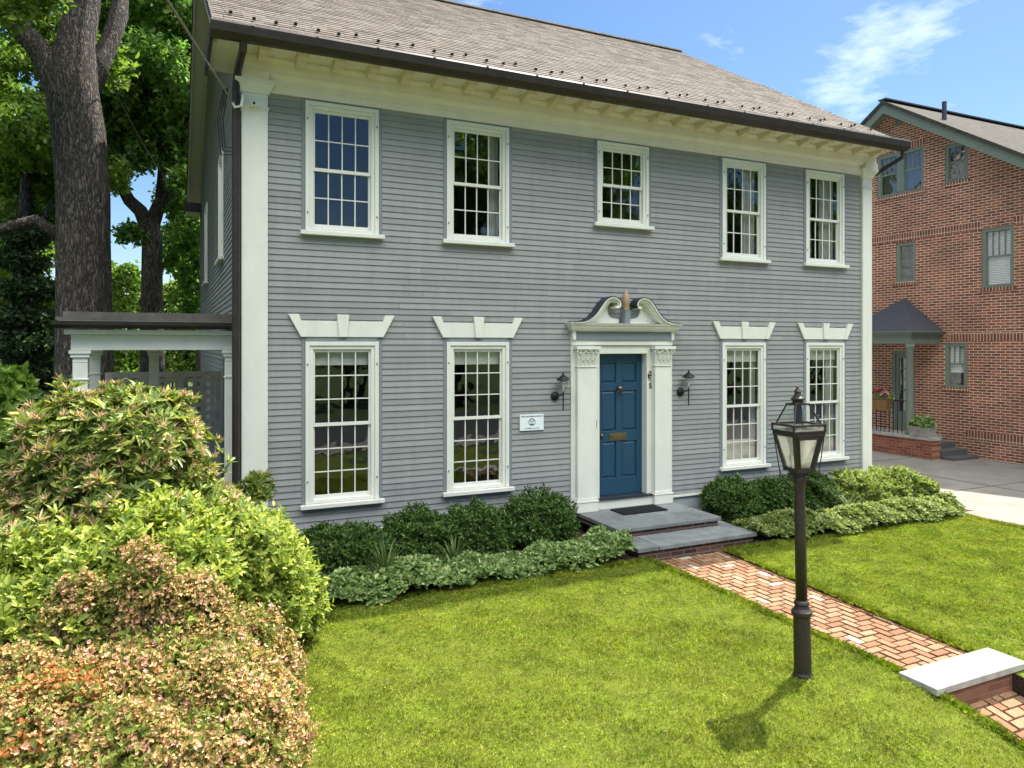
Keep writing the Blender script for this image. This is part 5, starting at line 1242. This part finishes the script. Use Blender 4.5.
def clus(c, R_, n, rad, seed, flat=.75):
    r = np.random.default_rng(seed); d = unit(r.normal(size=(n, 3))) * (r.random((n, 1)) ** .45)
    return [((c[0] + d[i, 0] * R_[0], c[1] + d[i, 1] * R_[1], c[2] + d[i, 2] * R_[2]), tuple(rad * r.uniform(.65, 1.25) * np.array([1, 1, flat]))) for i in range(n)]
T0 = (-1.37, 6.2, 0)
tree('big_tree', T0, ([(-1.36, 6.2, -.1), (-1.36, 6.2, 1.0), (-1.352, 6.2, 3.5), (-1.36, 6.2, 5.4), (-1.43, 6.2, 6.6), (-1.53, 6.2, 7.4), (-1.48, 6.2, 8.2), (-1.36, 6.25, 9.0), (-1.1, 6.4, 11.5), (-.9, 6.6, 14)], [.64, .50, .44, .42, .425, .43, .30, .26, .2, .1]),
     [([(-1.62, 6.2, 7.05), (-1.80, 6.2, 7.5), (-2.06, 6.15, 7.95), (-2.40, 6.1, 8.35), (-2.80, 6.0, 8.7), (-3.6, 5.8, 9.4), (-4.6, 5.6, 10.8)], [.30, .24, .20, .19, .18, .15, .10]),
      ([(-1.35, 6.45, 7.3), (-1.12, 6.6, 8.05), (-.95, 6.7, 8.55), (-.83, 6.8, 9.05), (-.75, 7.0, 9.7), (-.6, 7.2, 11)], [.24, .19, .17, .15, .12, .07]),
      ([(-1.5, 6.3, 4.5), (-2.1, 6.4, 4.95), (-2.7, 6.5, 4.75), (-3.6, 6.4, 4.5)], [.12, .11, .10, .05])],
     clus((-3.2, 5.0, 12.6), (3.6, 3.0, 2.6), 20, 1.1, 91) + [((-1.95, 4.4, 8.35), (.5, .4, .42)), ((-2.45, 4.5, 8.3), (.5, .45, .5)), ((-1.5, 4.3, 8.75), (.42, .4, .32)), ((-2.2, 4.3, 7.9), (.35, .35, .3)), ((-2.9, 4.4, 8.6), (.6, .5, .5)), ((-1.75, 6.9, 8.1), (.5, .4, .5)), ((-2.3, 7.2, 8.9), (.8, .5, .7)), ((-1.2, 7.4, 8.3), (.6, .4, .5)), ((-1.7, 4.2, 8.2), (.35, .3, .3))], 13000, .125,
     'big old tree with a thick furrowed trunk forking above the side porch', 'lf_tree2', None, 91, n=64)
tree('branching_tree', (-.35, 12.5, 0), ([(-.30, 12.5, 0), (-.34, 12.5, 3), (-.34, 12.5, 5.3), (-.42, 12.5, 6.0)], [.36, .29, .25, .27]),
     [([(-.42, 12.5, 5.8), (-.62, 12.5, 6.25), (-.88, 12.5, 6.5), (-1.08, 12.5, 6.9), (-1.05, 12.6, 7.8), (-.8, 12.8, 9.5)], [.22, .18, .16, .15, .13, .08]),
      ([(-.38, 12.5, 5.8), (-.15, 12.5, 6.5), (.30, 12.5, 6.92), (.75, 12.4, 7.05)], [.22, .17, .13, .08]), ([(-.15, 12.5, 6.5), (-.1, 12.6, 7.4), (.1, 12.6, 9)], [.13, .11, .06])],
     clus((-.1, 12.2, 9.9), (2.2, 2.0, 1.9), 26, .8, 92) + [((.62, 11.8, 5.5), (.5, .45, .5)), ((.72, 11.9, 4.5), (.45, .4, .55)), ((.5, 11.6, 6.9), (.5, .5, .35)), ((-.7, 12, 7.55), (.5, .5, .4)), ((.3, 12.2, 7.7), (.7, .6, .4)), ((-1.2, 12.0, 7.0), (.3, .3, .3)), ((.45, 12.4, 6.2), (.5, .4, .3)), ((-.85, 12.3, 5.6), (.35, .3, .25)), ((.2, 12.6, 5.0), (.35, .3, .3)), ((.75, 12.2, 3.6), (.4, .35, .5))], 11500, .14,
     'forked tree behind the porch with sky showing left of its trunk', 'lf_tree', 'leafy trees behind the house', 92)
tree('leafy_tree', (-3.1, 11.5, 0), ([(-3.1, 11.5, 0), (-3.1, 11.5, 3), (-3.0, 11.5, 7)], [.25, .2, .12]), [([(-3.0, 11.5, 5), (-2.4, 11.2, 6.2)], [.09, .05])],
     clus((-3.0, 11.5, 7.4), (1.7, 1.5, 2.3), 26, .62, 93), 6500, .13, 'light leafy tree at the left edge behind the fork of the big tree', 'lf_tree2', 'leafy trees behind the house', 93, gap=(1.6, .55))
tree('dark_evergreen', (-2.75, 9.5, 0), ([(-2.75, 9.5, 0), (-2.75, 9.5, 5)], [.18, .05]), [], [((-2.75 + .12 * math.sin(z * 5), 9.5, z), (1.05 - .13 * z, 1.0 - .12 * z, .24)) for z in (.9, 1.5, 2.1, 2.7, 3.3, 3.9, 4.5, 5.0)], 6500, .10,
     'dark evergreen with drooping tiers left of the big trunk', 'lf_dark', None, 94)
tree('leafy_tree', (-2.75, 22, 0), ([(-2.75, 22, 0), (-2.75, 22, 5), (-2.6, 22, 9)], [.35, .28, .12]), [], clus((-.4, 21.5, 12.2), (2.6, 1.6, 4.0), 34, 1.0, 95), 9500, .20,
     'tall dark tree in the distance above the forked tree', 'lf_tree', 'leafy trees behind the house', 95, gap=(1.2, .5))
tree('leafy_tree', (-4.9, 19, 0), ([(-4.9, 19, 0), (-4.8, 19, 5)], [.3, .15]), [], clus((-4.4, 19, 6.5), (1.9, 1.2, 5.0), 34, .9, 96), 8500, .19,
     'rounded leafy tree in the distance at the far left', 'lf_tree2', 'leafy trees behind the house', 96, gap=(1.4, .6))
tree('leafy_tree', (1.1, 16.5, 0), ([(1.1, 16.5, 0), (1.0, 16.5, 4), (.8, 16.4, 7)], [.22, .17, .08]), [], clus((.85, 16.2, 6.6), (.75, .8, 3.2), 22, .55, 97), 5000, .14,
     'narrow leafy tree close to the rear corner of the grey house', 'lf_tree2', 'leafy trees behind the house', 97, gap=(2, .6))
tree('leafy_tree', (-7.0, 3.5, 0), ([(-7, 3.5, 0), (-7, 3.5, 3), (-6.9, 3.5, 6)], [.3, .25, .12]), [], clus((-6.8, 3.2, 6.0), (2.0, 2.8, 3.2), 22, 1.1, 98), 5000, .2, 'leafy tree added out of view left of the side porch', 'lf_tree', 'leafy trees behind the house', 98)  # unseen tree, added to cut sky light on the left side wall
for i, (x, y, h, w, lab) in enumerate([(-2.0, 25, 6.0, 1.5, 'sunlit rounded hedge shrub far behind, left of the forked trunk'), (.2, 26, 5.4, 1.6, 'sunlit rounded hedge shrub far behind the forked trunk'), (1.9, 25.5, 5.6, 1.3, 'sunlit rounded hedge shrub far behind, against the house side'), (-4.9, 24, 5.0, 1.7, 'sunlit rounded hedge shrub far behind the big trunk')]):
    t = thing('hedge_shrub', (x, y, 0), lab, 'shrub', 'sunlit hedge beyond the porch'); P, D = blob_points([((x, y, h * .5), (w, 1.3, h * .5)), ((x + .6, y - .4, h * .72), (w * .5, .8, h * .26)), ((x - .7, y - .3, h * .66), (w * .5, .8, h * .25))], 2600, .4, .2, 2, 200 + i, .1, -.6)
    V, F = rosettes(P, D, 5, .17, .09, 1.2, .2, 200 + i); npmesh('foliage', V, F, M['lf_tree2'], t, loc=(-x, -y, 0))
    mb = MB(); stems((x, y, 0), [(x + dx, y, h * .6) for dx in (-.6, 0, .6)], .05, .02, mb, i); mb.build('stem', M['twig'], t)
for i, (x, y, h, w, lab) in enumerate([(-1.35, .6, 2.0, .55, 'dark leafy bush at the left edge below the fence'), (-1.62, -.6, 2.6, .42, 'light leafy bush at the left edge beside the porch')]):
    t = thing('leafy_bush', (x, y, 0), lab, 'shrub'); P, D = blob_points([((x, y, h * .5), (w, .9, h * .5)), ((x + .3, y - .3, h * .7), (w * .5, .5, h * .26))], 2600, .4, .2, 3, 210 + i, .1, -.6)
    V, F = rosettes(P, D, 5, .09, .045, 1.2, .2, 210 + i); npmesh('foliage', V, F, M[('lf_tree', 'lf_tree2')[i]], t, loc=(-x, -y, 0))
    mb = MB(); stems((x, y, 0), [(x + dx, y, h * .6) for dx in (-.4, 0, .4)], .03, .01, mb, i); mb.build('stem', M['twig'], t)
# trees across the street, seen mirrored in the window panes
for i, (x, y, h, w, lab) in enumerate([(14, -27, 17, 4.0, 'tall tree across the street, mirrored in the second upper window'), (22.5, -28, 18, 5.0, 'tall tree across the street, mirrored in the small middle window'), (32, -27, 17, 5.2, 'tall tree across the street, mirrored in the fourth upper window'), (41, -28, 18, 5.2, 'tall tree across the street, mirrored in the rightmost upper window'), (3, -28, 6.5, 3.6, 'low tree across the street, mirrored in the leftmost lower window'), (9, -30, 7.5, 3.2, 'low tree across the street, mirrored in the second lower window')]):
    tree('street_tree', (x, y, -.36), ([(x, y, -.4), (x, y, h * .35), (x, y, h * .6)], [.35, .28, .15]), [], clus((x, y, h * .6), (w * .8, w * .7, h * .36), 20, w * .36, 300 + i), 3600, .42, lab, 'lf_tree', 'trees across the street', 300 + i)
